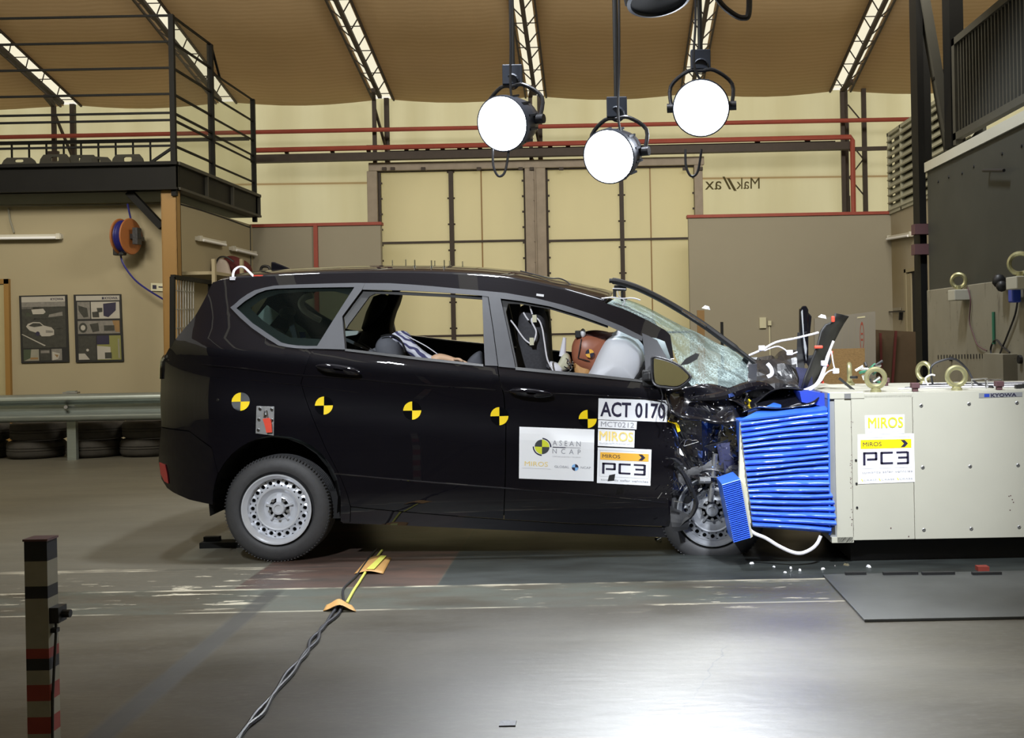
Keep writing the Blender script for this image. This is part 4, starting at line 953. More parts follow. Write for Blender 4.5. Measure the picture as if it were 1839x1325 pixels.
b = MB(); b.bb((bp(1494, 970).x, YN, zbt), (x1_, YK, zbt + .03)); build('foot_strip', b, 'cream', t)
b = MB(); b.bb((bp(1489, 800).x, YN + .012, zbt + .03), (xl + .01, YK - .02, bp(1500, 717).z)); build('backing_plate', b, 'alu', t)
b = MB(); b.bb((xl + .1, YN + .12, .0), (xr, YK - .1, zbt + .03)); build('trolley_base', b, 'dark', t)
for r, ys_ in enumerate((((1654, 728), (1740, 725), (1826, 723)), ((1657, 839), (1742, 837), (1828, 835)), ((1659, 951), (1744, 949), (1830, 946)))):
    for px, py in ys_:
        b = MB(); q = bp(px, py); b.lathe([(.0105, -.004), (.0105, .004), (.006, .006), (.004, .002), (.001, .002)], q, (0, -1, 0), 14); build('screw', b, 'steel', t)
for px, py in ((1537, 826), (1538, 868), (1539, 911)):
    b = MB(); q = bp(px, py); b.cyl(q, q + Vector((0, -.006, 0)), .006, 10); build('small_screw', b, 'black', t)
b = MB(); q = bp(1522, 711, .006); b.box(q, (.035, .008, .028)); build('latch', b, 'steel', t)
b = MB(); 
for i in range(26):
    q = bp(random.choice((1528, 1529.5, 1531)) + random.uniform(-1, 1), random.uniform(740, 960), .0012); b.box(q, (.004, .001, .004))
for px, py in ((1815, 890), (1818, 897), (1820, 902), (1814, 916), (1812, 891), (1632, 963), (1600, 948)): b.box(bp(px, py, .002), (.006, .001, .006))
build('paint_chip', b, 'brownclip', t)
# stickers
def sticker(name, px4, parent, draw, mats, surf=None, Y=None, label=None, th=.0015):
    if surf is None: cs = [P(x, y, Y) for x, y in px4]
    else: cs = [surf_px(x, y) for x, y in px4]
    fc = Face(*cs, surf=surf); b = MB(); fc.rect(b, 0, 0, 1, 1, .002, 0, n=8); base = build(name, b, 'white', parent, label=label, recalc=False)
    b = MB(); draw(fc, b); build('printing', b, mats, base, recalc=False)
    return base
INK = ['ink', 'orange', 'paleorange', 'greyink', 'paleink', 'lime', 'darkgrey', 'blue', 'paleblue', 'yellow', 'lampred']
def d_pc3(bottom):
    def f(fc, b):
        o = .0035
        k = .86 if bottom else 1.0
        def R(u0, v0, u1, v1, m, oo=o, n=6): fc.rect(b, u0, v0 * k, u1, v1 * k, oo, m, n)
        # outline
        R(.04, .07, .96, .078, 4); R(.04, .80, .96, .808, 4); R(.04, .07, .047, .80, 4); R(.953, .07, .96, .80, 4)
        R(.05, .13, .95, .34, 1 if not bottom else 9)
        fc.text(b, 'MIROS', .09, .185 * k, .42, .285 * k, .0045, 0)
        fc.poly(b, [(.76, .15 * k), (.83, .15 * k), (.89, .235 * k), (.83, .32 * k), (.76, .32 * k), (.82, .235 * k)], .0045, 0)
        # P, C and 3 as heavy angular strokes
        R(.09, .42, .135, .73, 0); R(.09, .42, .33, .47, 0); R(.30, .43, .345, .61, 0); R(.16, .57, .335, .62, 0)
        R(.41, .42, .62, .47, 0); R(.395, .43, .44, .71, 0); R(.41, .67, .62, .72, 0)
        R(.68, .42, .88, .47, 0); R(.86, .43, .905, .72, 0); R(.71, .545, .88, .595, 0); R(.69, .68, .89, .73, 0)
        fc.text(b, 'towards safer vehicles', .07, .865 * k, .96, .925 * k, .0035, 3)
        if bottom:
            for u in (.05, .36, .68):
                fc.poly(b, [(u, .90), (u + .015, .90), (u + .04, .95), (u + .02, .95)], .0035, 5); fc.text(b, 'CRASE', u + .045, .91, u + .28, .945, .0035, 3)
    return f
def d_miros(fc, b):
    fc.text(b, 'MIROS', .04, .12, .96, .66, .003, 2, True); fc.text(b, 'MALAYSIAN INSTITUTE OF ROAD SAFETY', .04, .78, .95, .88, .003, 3)
def d_miros_lime(fc, b):
    fc.text(b, 'MIROS', .08, .12, .96, .66, .003, 5, True); fc.text(b, 'MALAYSIAN INSTITUTE OF ROAD SAFETY', .06, .80, .95, .90, .003, 3)
sticker('logo_sticker', ((1553, 746), (1624, 744), (1624, 779), (1554, 780)), t, d_miros_lime, INK, Y=YN - .001, label='small white MIROS sticker')
sticker('crash_centre_sticker', ((1540, 780), (1641, 778), (1643, 865), (1541, 869)), t, d_pc3(True), INK, Y=YN - .001, label='white sticker with yellow band reading PC3')
TL, TR, BR, BL = [bp(x, y, .003) for x, y in ((1758, 706), (1836, 704), (1836, 712), (1758, 714.5))]
fc = Face(TL, TR, BR, BL); b = MB(); fc.rect(b, 0, 0, 1, 1, .001, 0); fc.rect(b, .12, .18, .24, .85, .002, 7); fc.text(b, 'KYOWA', .27, .12, .86, .88, .003, 1, True)
build('name_plate', b, ['alu', 'ink', 'alu', 'alu', 'alu', 'alu', 'alu', 'blue'], t, recalc=False)
# eye bolts standing on the barrier top
for i, (px, py, Y, R_, ang) in enumerate(((1573, 703, YN + .08, .050, .15), (1718, 698, YN + .10, .050, .1), (1526, 694, .55, .052, 1.75), (1660, 692, .50, .052, 1.0))):
    q = P(px, py, Y); q.z = za_; b = MB(); b.lathe([(R_ * .62, 0), (R_ * .6, .012), (R_ * .4, .02), (R_ * .4, .03)], q, (0, 0, 1), 18)
    b.lathe([(R_ + .0145 * math.cos(2 * PI * k / 10), .0145 * math.sin(2 * PI * k / 10)) for k in range(10)], q + Vector((0, 0, .02 + R_ + .008)), (math.sin(ang), math.cos(ang), 0), 32, closed=True)
    build('eye_bolt', b, 'olive', t, smooth=True)
def onbar(px, py, Y, z=0.0):
    q = P(px, py, Y); q.z = za_ + z; return q
for px, Y in ((1643, YN + .05), (1794, YN + .05), (1590, .4)):
    q = onbar(px, 690, Y, .0); b = MB(); b.box(q + Vector((0, 0, .012)), (.03, .03, .024)); b.box(q + Vector((0, 0, .034)), (.045, .045, .03)); build('rubber_stop', b, 'brownclip', t, bevel=.004)
b = MB(); b.tube(catmull([onbar(1662, 0, .2, .01), P(1672, 660, .2), P(1690, 648, .2), P(1715, 645, .2), P(1736, 662, .2), P(1750, 685, .1), onbar(1756, 0, .0, .006), onbar(1770, 0, -.1, .006)], 6, False), .0065, 8); single('arched_cable', b, 'cable_k', 'black cable arching over the eye bolts on the barrier top', 'cable', smooth=True)
b = MB(); b.tube(catmull([onbar(1655, 0, .1, .004), P(1662, 680, .1), P(1672, 673, .1), P(1679, 674, .1)], 5, False), .005, 6); single('bent_wire', b, 'cable_w', 'short pale wire bent up beside the second eye bolt', 'cable', smooth=True)
b = MB()
for k in range(5):
    ys = -.1 + k * .12; b.tube(catmull([onbar(1600 + 12 * k, 0, ys, .006), onbar(1650, 0, ys + random.uniform(-.05, .05), .008), onbar(1720, 0, ys + random.uniform(-.08, .08), .006), onbar(1850, 0, ys, .006)], 5, False), .005, 5, mi=k % 2)
single('cable_bundle', b, ['cable_w', 'cable_k'], 'flat bundle of loose cables lying along the barrier top', 'cable', smooth=True)
b = MB()
for k, (px, py) in enumerate(((1770, 690), (1745, 694))):
    q = onbar(px, py, -.15 + .1 * k, 0); b.tube([q, q + Vector((0, 0, .05)), q + Vector((.09, 0, .055)), q + Vector((.09, 0, .01))], .005, 6)
single('wire_bracket', b, 'chrome', 'pair of bright wire brackets on the barrier top', 'bracket', smooth=True)
b = MB()
for k in range(4): q = onbar(1815 + k * 7, 0, -.2 + .04 * k, .012); b.box(q, (.03, .03, .022))
single('connector_blocks', b, 'black', 'black connector blocks at the right end of the barrier top', 'connector')
b = MB(); q = P(1561, 668, .3); random.seed(3)
for k in range(16):
    a = q + Vector((random.uniform(-.07, .07), random.uniform(-.05, .05), random.uniform(-.06, .05))); b.tube([a, a + Vector((random.uniform(-.05, .05), random.uniform(-.05, .05), random.uniform(-.03, .03)))], .009, 6, mi=k % 3)
b.tube([q + Vector((0, 0, -.04)), (q.x, q.y, za_)], .012, 6, mi=1)
single('tangled_fitting', b, ['chrome', 'black', 'green'], 'tangle of bright fittings and wire standing behind the nearest eye bolt', 'fitting', smooth=True)
b = MB(); b.bar(onbar(1520, 0, -.05, .0), P(1507, 679, -.05), .014); single('loose_rod', b, 'black', 'short black rod leaning on the left end of the barrier top', 'rod')
# ---------------- blue crush block
ZH = lambda px, py: bp(px, py)
t = thing('crush_block', bp(1415, 965), 'large crushed blue honeycomb block in front of the barrier', 'crush block')
N = 19
def lerp(a, c, f): return a + (c - a) * f
rows = []; random.seed(11)
prof_pts = []
for i in range(N * 6 + 1):
    f = i / (N * 6); k = i % 6
    amp = (0.024, -.004, -.013, -.017, -.013, -.002)[k]
    jit = random.uniform(-.006, .006)
    row = []
    yl = lerp(757, 946, f); yr_ = lerp(738, 958, f)
    xl_ = lerp(1329, 1352, f); xr_ = lerp(1486, 1495, f) + (6 if f > .68 else 0) * math.sin(min(1, (f - .68) * 9) * PI / 2) if f > .68 else lerp(1486, 1489, f)
    if f > .95: xr_ = 1492
    for j in range(11):
        g = j / 10; px = lerp(xl_, xr_, g) + random.uniform(-.6, .6); py = lerp(yl, yr_, g) - 17 * g * (1 - f) * 0.0 + math.sin(g * 5 + i * .13) * .9 - 10 * g * (1 - g) * (1 - f) * .3
        py -= g * 14 * math.sin(PI * min(f * 1.0, 1)) * .0
        q = P(px, py - 13 * g * (f > 0.02) * (1 - abs(2 * f - 1)) * 0.5, YN - .02)
        row.append(Vector((q.x, YN - .02 + amp + jit * .6 * math.sin(j * 1.7 + i) + .01 * math.sin(g * 3 + i * .2), q.z)))
    rows.append(row)
b = MB(); b.grid(rows); build('pleated_side', b, 'honey', t, smooth=True, angle=60)
b = MB(); q = [P(x, y, YN) for x, y in ((1331, 757), (1486, 738), (1494, 957), (1354, 946))]; b.prism(q, (0, 1.0, 0)); build('core', b, 'honeyflat', t)
b = MB(); tl = [P(1328, 754, YN - .03), P(1391, 722, YN + .28), P(1486, 716, YN + .3), P(1486, 736, YN - .03)]; b.prism(tl, (0, .004, -.01)); build('top_sheet', b, 'honeyflat', t)
b = MB(); b.prism([P(x, y, YN + .1) for x, y in ((1436, 703), (1455, 702), (1487, 707), (1487, 734), (1470, 728), (1440, 722))], (0, .9, 0)); build('upper_core', b, 'blue', t)
b = MB(); b.bar(bp(1488, 706, .012), bp(1490, 960, .012), .010); build('edge_strip', b, 'honeyflat', t)
b = MB(); b.prism([bp(x, y, .0) for x, y in ((1328, 860), (1345, 935), (1352, 946), (1345, 820), (1334, 760), (1330, 760))], (0, .05, 0)); build('glue_face', b, 'pad', t)
# small block
t = thing('crush_strip', bp(1325, 970), 'narrow finely pleated blue bumper strip beside the front wheel', 'crush block')
YS = YN - .06; b = MB(); rows = []; N2 = 30
for i in range(N2 * 4 + 1):
    f = i / (N2 * 4); amp = (.012, -.006, -.010, -.006)[i % 4]; row = []
    for j in range(5):
        g = j / 4; px = lerp(lerp(1296, 1318, f), lerp(1329, 1348, f), g); py = lerp(lerp(869, 975, f), lerp(859, 966, f), g); q = P(px, py, YS); row.append(Vector((q.x, YS + amp, q.z)))
    rows.append(row)
b.grid(rows); build('pleated_face', b, 'honey', t)
b = MB(); b.prism([P(x, y, YS + .002) for x, y in ((1297, 870), (1328, 859), (1347, 966), (1318, 975))], (0, .3, 0)); build('core', b, 'honeyflat', t)
b = MB(); b.prism([P(x, y, YS + .01) for x, y in ((1328, 860), (1333, 866), (1352, 963), (1347, 967))], (0, .25, 0)); build('torn_edge', b, 'cream', t)
# white strap
b = MB(); pts = curve([(1338, 940), (1352, 956), (1375, 966), (1398, 980), (1422, 991), (1440, 993), (1458, 985), (1468, 975), (1474, 962)], YN - .02, 5)
b.tube(pts, .010, 8); single('white_strap', b, 'cable_w', 'white strap sagging below the blue crush block', 'strap', smooth=True)
# steel mat on the floor at right
a = PZ(1480, 1035, 0); c = PZ(1550, 1117, 0); x0 = (a.x + c.x) / 2
b = MB(); b.bb((x0, c.y, 0.0), (3.4, a.y, 0.012)); single('floor_mat', b, 'tyremat', 'dark scuffed steel mat on the floor below the barrier', 'mat', bevel=.002)
b = MB(); 
for px0, px1 in ((1518, 1556), (1586, 1650), (1656, 1716), (1746, 1800)): p = PZ(px0, 1032, .012); q = PZ(px1, 1032, .012); b.bb((p.x, p.y - .01, .012), (q.x, p.y + .015, .026))
single('floor_slot_cover', b, 'black', 'row of low black bars along the back edge of the steel mat', 'bar')
b = MB(); q = PZ(1764, 1024, 0); b.box(q + Vector((0, 0, .012)), (.06, .05, .024)); single('red_strap_end', b, 'postred', 'small red fitting on the floor under the right of the barrier', 'fitting')
# ================================================================== the car
WC = 1.72; TILT = 0.055; XREAR = -2.62
def side_y(x, z):
    zb = 1.055 - 0.118 * x; h = z - zb
    if h > 0: y = .035 + .30 * h + .22 * h * h
    elif h > -.09: y = .035 * ((h + .09) / .09) ** 2
    elif h > -.40: y = .022 * math.sin((-.09 - h) / .31 * PI) ** 1.0
    else: y = .0
    if z < .42: y += .45 * (.42 - z) ** 2
    if x < -2.1:
        t = (-2.1 - x) / .52; y += .17 * t ** 2.6
    return y
def surf_px(px, py, off=0.0):
    y = .02
    for _ in range(12):
        p = P(px, py, y); y = side_y(p.x, p.z) - off
    return P(px, py, y)
def mir(v): return Vector((v.x, WC - v.y, v.z + TILT * (WC - 2 * v.y)))
car = thing('car', (-.9, .85, 0), 'crashed black people carrier with yellow target markers and its front crushed', 'car')
def panel(name, px, mat, far=False, th=.02, off=0.0, step=.06, noisef=None, parent=None, label=None, smooth=True):
    pts = [surf_px(x, y) for x, y in px]
    bm = bmesh.new(); vs = [bm.verts.new((p.x, 0, p.z)) for p in pts]; f = bm.faces.new(vs)
    bmesh.ops.triangulate(bm, faces=[f]) if noisef else None
    x0, x1 = min(p.x for p in pts), max(p.x for p in pts); z0, z1 = min(p.z for p in pts), max(p.z for p in pts)
    k = math.floor(x0 / step) * step + step
    while k < x1:
        bmesh.ops.bisect_plane(bm, geom=bm.verts[:] + bm.edges[:] + bm.faces[:], plane_co=(k, 0, 0), plane_no=(1, 0, 0), dist=1e-5); k += step
    k = math.floor(z0 / step) * step + step
    while k < z1:
        bmesh.ops.bisect_plane(bm, geom=bm.verts[:] + bm.edges[:] + bm.faces[:], plane_co=(0, 0, k), plane_no=(0, 0, 1), dist=1e-5); k += step
    bmesh.ops.remove_doubles(bm, verts=bm.verts, dist=1e-4)
    bmesh.ops.triangulate(bm, faces=[f for f in bm.faces if len(f.verts) > 4])
    bm.verts.ensure_lookup_table(); mb = MB(); front = []
    for v in bm.verts:
        y = side_y(v.co.x, v.co.z) - off
        p = Vector((v.co.x, y, v.co.z))
        if noisef: p = noisef(p)
        front.append(mir(p) if far else p)
    back = [p + Vector((0, -th if far else th, 0)) for p in front]
    n = len(front); bm.verts.index_update()
    fs = [[v.index for v in f.verts] for f in bm.faces]
    bd = [e for e in bm.edges if len(e.link_faces) == 1]
    mb.v = front + back; mb.f = fs + [[i + n for i in reversed(f)] for f in fs]
    for e in bd: a, c = e.verts[0].index, e.verts[1].index; mb.f.append([a, c, c + n, a + n])
    mb.mi = [0] * len(mb.f); bm.free()
    return build(name, mb, mat, parent or car, smooth=smooth, label=label, angle=40)
def arc(cx, cy, r, a0, a1, n=16): return [(cx + r * math.cos(math.radians(a0 + (a1 - a0) * k / n)), cy - r * math.sin(math.radians(a0 + (a1 - a0) * k / n))) for k in range(n + 1)]
WLOW = [(620, 628), (600, 627.5), (568, 626), (550, 626), (531, 625), (515, 623), (500, 620), (479, 607), (453, 589), (432, 570.6), (414, 552)]
QP = [(382, 507), (374, 524), (367, 538), (359, 553), (350, 568), (340, 580), (330, 591), (313, 612), (299, 634), (291, 646), (289, 676), (288, 724), (290, 766), (340, 773), (380, 803), (391, 848)] + arc(497, 897, 115, 155, -2) + \
     [(612, 937), (628, 938), (629, 910), (623, 887), (613, 861), (601, 837), (584, 804), (566, 762), (548, 715), (540, 688), (561, 628)] + WLOW[2:] + [(421, 547), (432, 537), (441, 498.5), (420, 500), (400, 502)]
panel('quarter_panel', QP, 'paint')
BP = [(290, 768), (340, 775), (380, 805), (391, 850)] + arc(497, 897, 115, 156, 180, 4)[1:] + [(382, 906), (340, 897), (311, 884), (300, 876), (290, 860), (285, 829), (286, 803)]
panel('rear_bumper', BP, 'paint')
ROOFE = [(420, 500), (441, 498.5), (505, 495), (583, 491.5), (662, 490), (750, 490.5), (804, 492), (857, 495), (909, 500), (961, 509.5), (1013, 521), (1066, 537), (1118, 554), (1160, 573), (1195, 593)]
TRT = [(414, 552), (421, 547), (432, 537), (445, 528), (458, 521), (475, 516.5), (492, 513), (518, 511.5), (544, 510.5), (590, 509), (640, 508), (700, 508.5), (740, 511), (778, 514), (820, 518), (867, 522), (909, 526), (961, 535), (1013, 548), (1066, 565), (1118, 586), (1154, 604)]
panel('roof_side_rail', [p for p in ROOFE if p[0] >= 441] + [(1204, 602), (1210, 644), (1205, 645), (1194, 613), (1178, 607)] + TRT[::-1][:-2], 'paint', step=.05)
BD = [(561, 628), (568, 627), (600, 628.5), (620, 629), (670, 634), (720, 639.5), (752, 644.5), (821, 652.5), (859, 656.5), (893, 658.5), (897, 685), (904, 709), (908, 766), (907, 850), (904, 932), (820, 926), (700, 916), (630, 909), (624, 887), (614, 861), (602, 837), (585, 804), (567, 762), (549, 715), (541, 688)]
panel('rear_door', BD, 'paint', label='glossy black rear door')
FD = [(894.5, 659), (926, 662), (987, 668), (1066, 675), (1110, 679.5), (1144, 683.5), (1175, 688), (1198, 700), (1208, 722), (1212, 800), (1208, 880), (1203, 945), (1100, 942), (1000, 938), (905.5, 932), (908.5, 850), (909.5, 766), (905.5, 709), (898.5, 685)]
panel('front_door', FD, 'paint', label='glossy black front door')
SL = [(612, 913), (630, 911), (700, 918), (820, 928), (904, 934), (1000, 940), (1100, 944), (1204, 948), (1206, 966), (1080, 960), (829, 949), (700, 943), (614, 940)]
panel('door_sill', SL, 'paint', off=-.012)
for far in (False, True):
    # window surround
    panel('window_trim', [(640, 508), (590, 509), (544, 510.5), (518, 511.5), (492, 513), (475, 516.5), (458, 521), (445, 528), (432, 537), (421, 547), (414, 552), (432, 570.6), (453, 589), (479, 607), (500, 620), (515, 623), (531, 625), (550, 626), (568, 626), (570, 621), (550, 621), (531, 620), (517, 618), (505, 615), (484, 601), (453, 580), (436, 564), (425, 553.5), (440, 541), (463, 526.5), (478, 521), (495, 518.5), (540, 517), (590, 516), (637, 515.5)], 'trim', far, th=.03, off=.006)
    panel('rear_pillar_trim', [(640, 508), (656, 508.3), (650, 521), (615, 568), (620, 627.5), (568, 626), (570, 621), (637, 515.5)], 'trim', far, th=.05, off=.007)
    panel('door_top_trim', [(656, 508.3), (700, 508.5), (740, 511), (778, 514), (820, 518), (867, 522), (909, 526), (961, 535), (1013, 548), (1066, 565), (1118, 586), (1154, 604), (1153, 612), (1140, 607), (1092, 585), (1040, 566), (987, 550), (935, 540.5), (899, 536), (866, 531), (820, 527), (778, 524), (720, 521.5), (651, 520)], 'trim', far, th=.05, off=.006)
    panel('centre_pillar_trim', [(866, 531), (876, 532), (885, 590), (894, 657), (871, 656), (868.5, 600)], 'trim', far, th=.09, off=.004)
    panel('centre_pillar_trim', [(877.5, 532), (899, 536), (912, 595), (926, 661), (895.5, 658), (886.5, 590)], 'trim', far, th=.07, off=.008)
    panel('mirror_base_trim', [(1153, 598), (1165, 603), (1180, 611), (1198, 643), (1176, 650), (1172, 684), (1160, 684), (1158, 640)], 'trim', far, th=.03, off=.006)
    if far:
        panel('far_door_lining', [(500, 622), (620, 628), (752, 644), (893, 658), (1066, 674), (1144, 683), (1144, 760), (500, 760)], 'black', far, th=.12)
        panel('far_sill_highlight', [(620, 625.5), (752, 641.5), (893, 655.5), (1066, 671.5), (1144, 680.5), (1144, 683.5), (1066, 674.5), (893, 658.5), (752, 644.5), (620, 628.5)], 'white', far, th=.14)  # white strip stands in for the highlight along the far sill
        panel('far_roof_side', [p for p in ROOFE if p[0] >= 441] + [(1207, 612), (1209, 640)] + TRT[::-1][:-2], 'paint', far)
        panel('far_body_side', [(382, 507), (291, 646), (289, 724), (300, 876), (382, 906), (420, 800), (500, 785), (590, 820), (614, 935), (1200, 950), (1208, 720), (1144, 685), (893, 660), (752, 646), (568, 628), (500, 622), (414, 552), (432, 537), (441, 498)], 'paint', far)
M['glass_far'] = glassy('clear_far_glass', (0.72, 0.76, 0.72), 0.08, (0.02, 0.02, 0.02))
QG = [(425, 553.5), (440, 541), (463, 526.5), (478, 521), (495, 518.5), (540, 517), (590, 516), (637, 515.5), (570, 621), (550, 621), (531, 620), (517, 618), (505, 615), (484, 601), (453, 580), (436, 564)]
panel('quarter_window', QG, 'glass_dark', th=.004, off=-.006, label='dark tinted quarter window')
panel('quarter_window', QG, 'glass_far', True, th=.004, off=-.006)
# black ceramic border of the quarter window
panel('window_border', [(425, 553.5), (440, 541), (463, 526.5), (478, 521), (495, 518.5), (540, 517), (590, 516), (637, 515.5), (628, 530), (600, 523), (540, 524), (500, 527), (470, 537), (448, 553), (470, 575), (495, 592), (520, 606), (578, 609), (570, 621), (550, 621), (531, 620), (517, 618), (505, 615), (484, 601), (453, 580), (436, 564)], 'black', th=.003, off=-.012)
# inner window seals
for poly in ([(651, 520), (866, 531), (866, 538), (800, 533), (672, 527), (662, 532), (634, 570), (624, 583), (620, 590), (616, 568)],):
    panel('window_seal', poly, 'black', th=.03, off=-.02)
panel('window_seal', [(899, 536), (935, 540.5), (987, 550), (1040, 566), (1092, 585), (1092, 589), (1040, 571), (987, 555), (935, 546), (912, 545), (908, 560), (925, 640), (929, 661), (926, 661), (912, 595)], 'black', th=.05, off=-.02)
panel('belt_seal', [(620, 626), (752, 641.5), (868, 654), (868, 658), (752, 646), (620, 630)], 'black', th=.03, off=.006)
panel('belt_seal', [(926, 659), (987, 665), (1066, 672), (1144, 681), (1165, 684), (1165, 688), (1144, 685), (1066, 677), (987, 670), (926, 664)], 'black', th=.03, off=.006)
# roof skin from near edge to far edge
def roof_row(px, py):
    e = surf_px(px, py); row = []
    for j in range(13):
        t = j / 12; y = e.y + (WC - 2 * e.y) * t
        z = e.z + TILT * (y - e.y) + (4 * t * (1 - t)) ** .8 * .052
        row.append(Vector((e.x + .10 * 4 * t * (1 - t) * (1 if px > 1000 else 0) * ((px - 1000) / 66 if px < 1066 else 1) * 0.6, y, z)))
    return row
RR = [(388, 505.5), (400, 503)] + ROOFE[:12] + [(1086, 543)]
def dens(l, k=3):
    out = []
    for i in range(len(l) - 1):
        for j in range(k): out.append((l[i][0] + (l[i + 1][0] - l[i][0]) * j / k, l[i][1] + (l[i + 1][1] - l[i][1]) * j / k))
    return out + [l[-1]]
b = MB(); b.grid([roof_row(*p) for p in dens(RR, 3)]); build('roof', b, 'paint', car, smooth=True, solid=.02, label='glossy black roof with streak highlights')
b = MB(); b.grid([[v + Vector((0, 0, -.05)) for v in roof_row(*p)] for p in dens(RR, 2)]); build('headliner', b, 'dark', car, smooth=True)
# tail: hatch and bumper across the rear
TAIL = [(382, 507), (367, 538), (350, 568), (330, 591), (313, 612), (299, 634), (291, 646), (289, 676), (288, 724), (290, 766), (286, 803), (285, 829), (290, 860), (300, 876), (311, 884)]
def tail_row(px, py):
    e = surf_px(px, py); return [Vector((e.x - .05 * (4 * t * (1 - t)) ** .6, e.y + (WC - 2 * e.y) * t, e.z + TILT * (WC - 2 * e.y) * t)) for t in [j / 10 for j in range(11)]]
b = MB(); b.grid([tail_row(*p) for p in dens(TAIL[6:], 2)]); build('tailgate', b, 'paint', car, smooth=True, solid=.02)
b = MB(); b.grid([tail_row(*p) for p in dens(TAIL[:7], 2)]); build('rear_window', b, 'glass_dark', car, smooth=True)
b = MB(); b.tube([surf_px(x, y, .006) for x, y in ((296, 640), (291, 648), (290, 662), (289.5, 680))], .012, 8); build('tail_lamp', b, 'mirrorglass', car, smooth=True)
panel('rear_reflector', [(287, 830), (297, 834), (301, 852), (303, 868), (296, 864), (289, 850)], 'lampred', th=.01, off=.008)
# crease lines and small fittings on the side
def crease(pts, r=.004, mat='paint', name='crease_moulding'):
    b = MB(); b.tube(catmull([surf_px(x, y, -.001) for x, y in pts], 5, False), r, 6); return build(name, b, mat, car, smooth=True)
crease([(301, 647), (366, 655), (430, 661), (520, 672), (580, 676), (640, 680), (720, 688), (800, 694), (890, 700)], .006)
crease([(905, 702), (960, 705), (1050, 709), (1140, 714), (1195, 722)], .006)
crease([(390, 678), (470, 684), (560, 694), (640, 704)], .004)
crease([(600, 850), (680, 858), (800, 868), (900, 876), (1050, 888), (1195, 903)], .005)
for poly, yy in (([(566, 657), (585, 653), (610, 655), (635, 661), (647, 669), (640, 675), (612, 672), (580, 667)], 0), ([(914, 701), (935, 697), (965, 699), (988, 705), (992, 711), (975, 715), (945, 713), (922, 708)], 0)):
    b = MB(); pts = catmull([surf_px(x, y, .03) for x, y in poly], 4); c = sum(pts, Vector()) / len(pts); rows = []
    for i in range(7):
        a = -PI / 2 + PI * i / 6; sc = max(.05, math.cos(a)) ** .5; rows.append([Vector((c.x + (p.x - c.x) * sc, p.y + .02 * math.sin(a), c.z + (p.z - c.z) * sc)) for p in pts])
    b.grid(rows, 0, True); build('door_handle', b, 'paint', car, smooth=True)
b = MB(); q = surf_px(391, 718, .002); b.lathe([(.001, .004), (.006, .004), (.008, 0)], q, (0, -1, 0), 16); build('quarter_glint', b, 'chrome', car, smooth=True)  # chrome dot standing in for a lamp glint on the paint
# marker discs
def marker(px, py, r, bg=True, far=None):
    q = surf_px(px, py); rr = r * (q.y - CAMY) / FPX
    fc = Face(q + Vector((-rr, 0, rr)), q + Vector((rr, 0, rr)), q + Vector((rr, 0, -rr)), q + Vector((-rr, 0, -rr)), surf=side_y)
    b = MB(); fc.sector(b, .5, .5, .5, .5, 0, 180, .0025, 0); fc.sector(b, .5, .5, .5, .5, 180, 360, .0025, 0); m = build('target_marker', b, 'markerblack' if px > 450 else 'darkgrey', car, recalc=False)  # leftmost marker's dark quarters lighter: a reflection put into the colour
    b = MB(); fc.sector(b, .5, .5, .495, .495, 90, 180, .004, 0); fc.sector(b, .5, .5, .495, .495, 270, 360, .004, 0); build('yellow_quarters', b, 'yellow', m, recalc=False)
for px, py in ((432.5, 721), (582, 728), (740.5, 737), (897, 747), (1055.5, 752)): marker(px, py, 16.3)
# bent marker on the torn front edge
b = MB(); b.add([surf_px(x, y, .02 + k * .004) for k, (x, y) in enumerate(((1199, 757), (1203, 748), (1210, 746), (1218, 757), (1222, 774), (1217, 776), (1213, 762), (1206, 758)))], [(0, 1, 2, 3), (0, 3, 6, 7), (3, 4, 5, 6)]); build('bent_target_marker', b, 'yellow', car)
b = MB(); b.add([P(x, y, -.05 + .008 * k) for k, (x, y) in enumerate(((1335, 723), (1345, 716), (1352, 722), (1360, 726), (1352, 732), (1344, 738), (1336, 737)))], [(0, 1, 2, 3), (0, 3, 4, 5), (0, 5, 6)]); build('bent_target_marker', b, 'yellow', car)
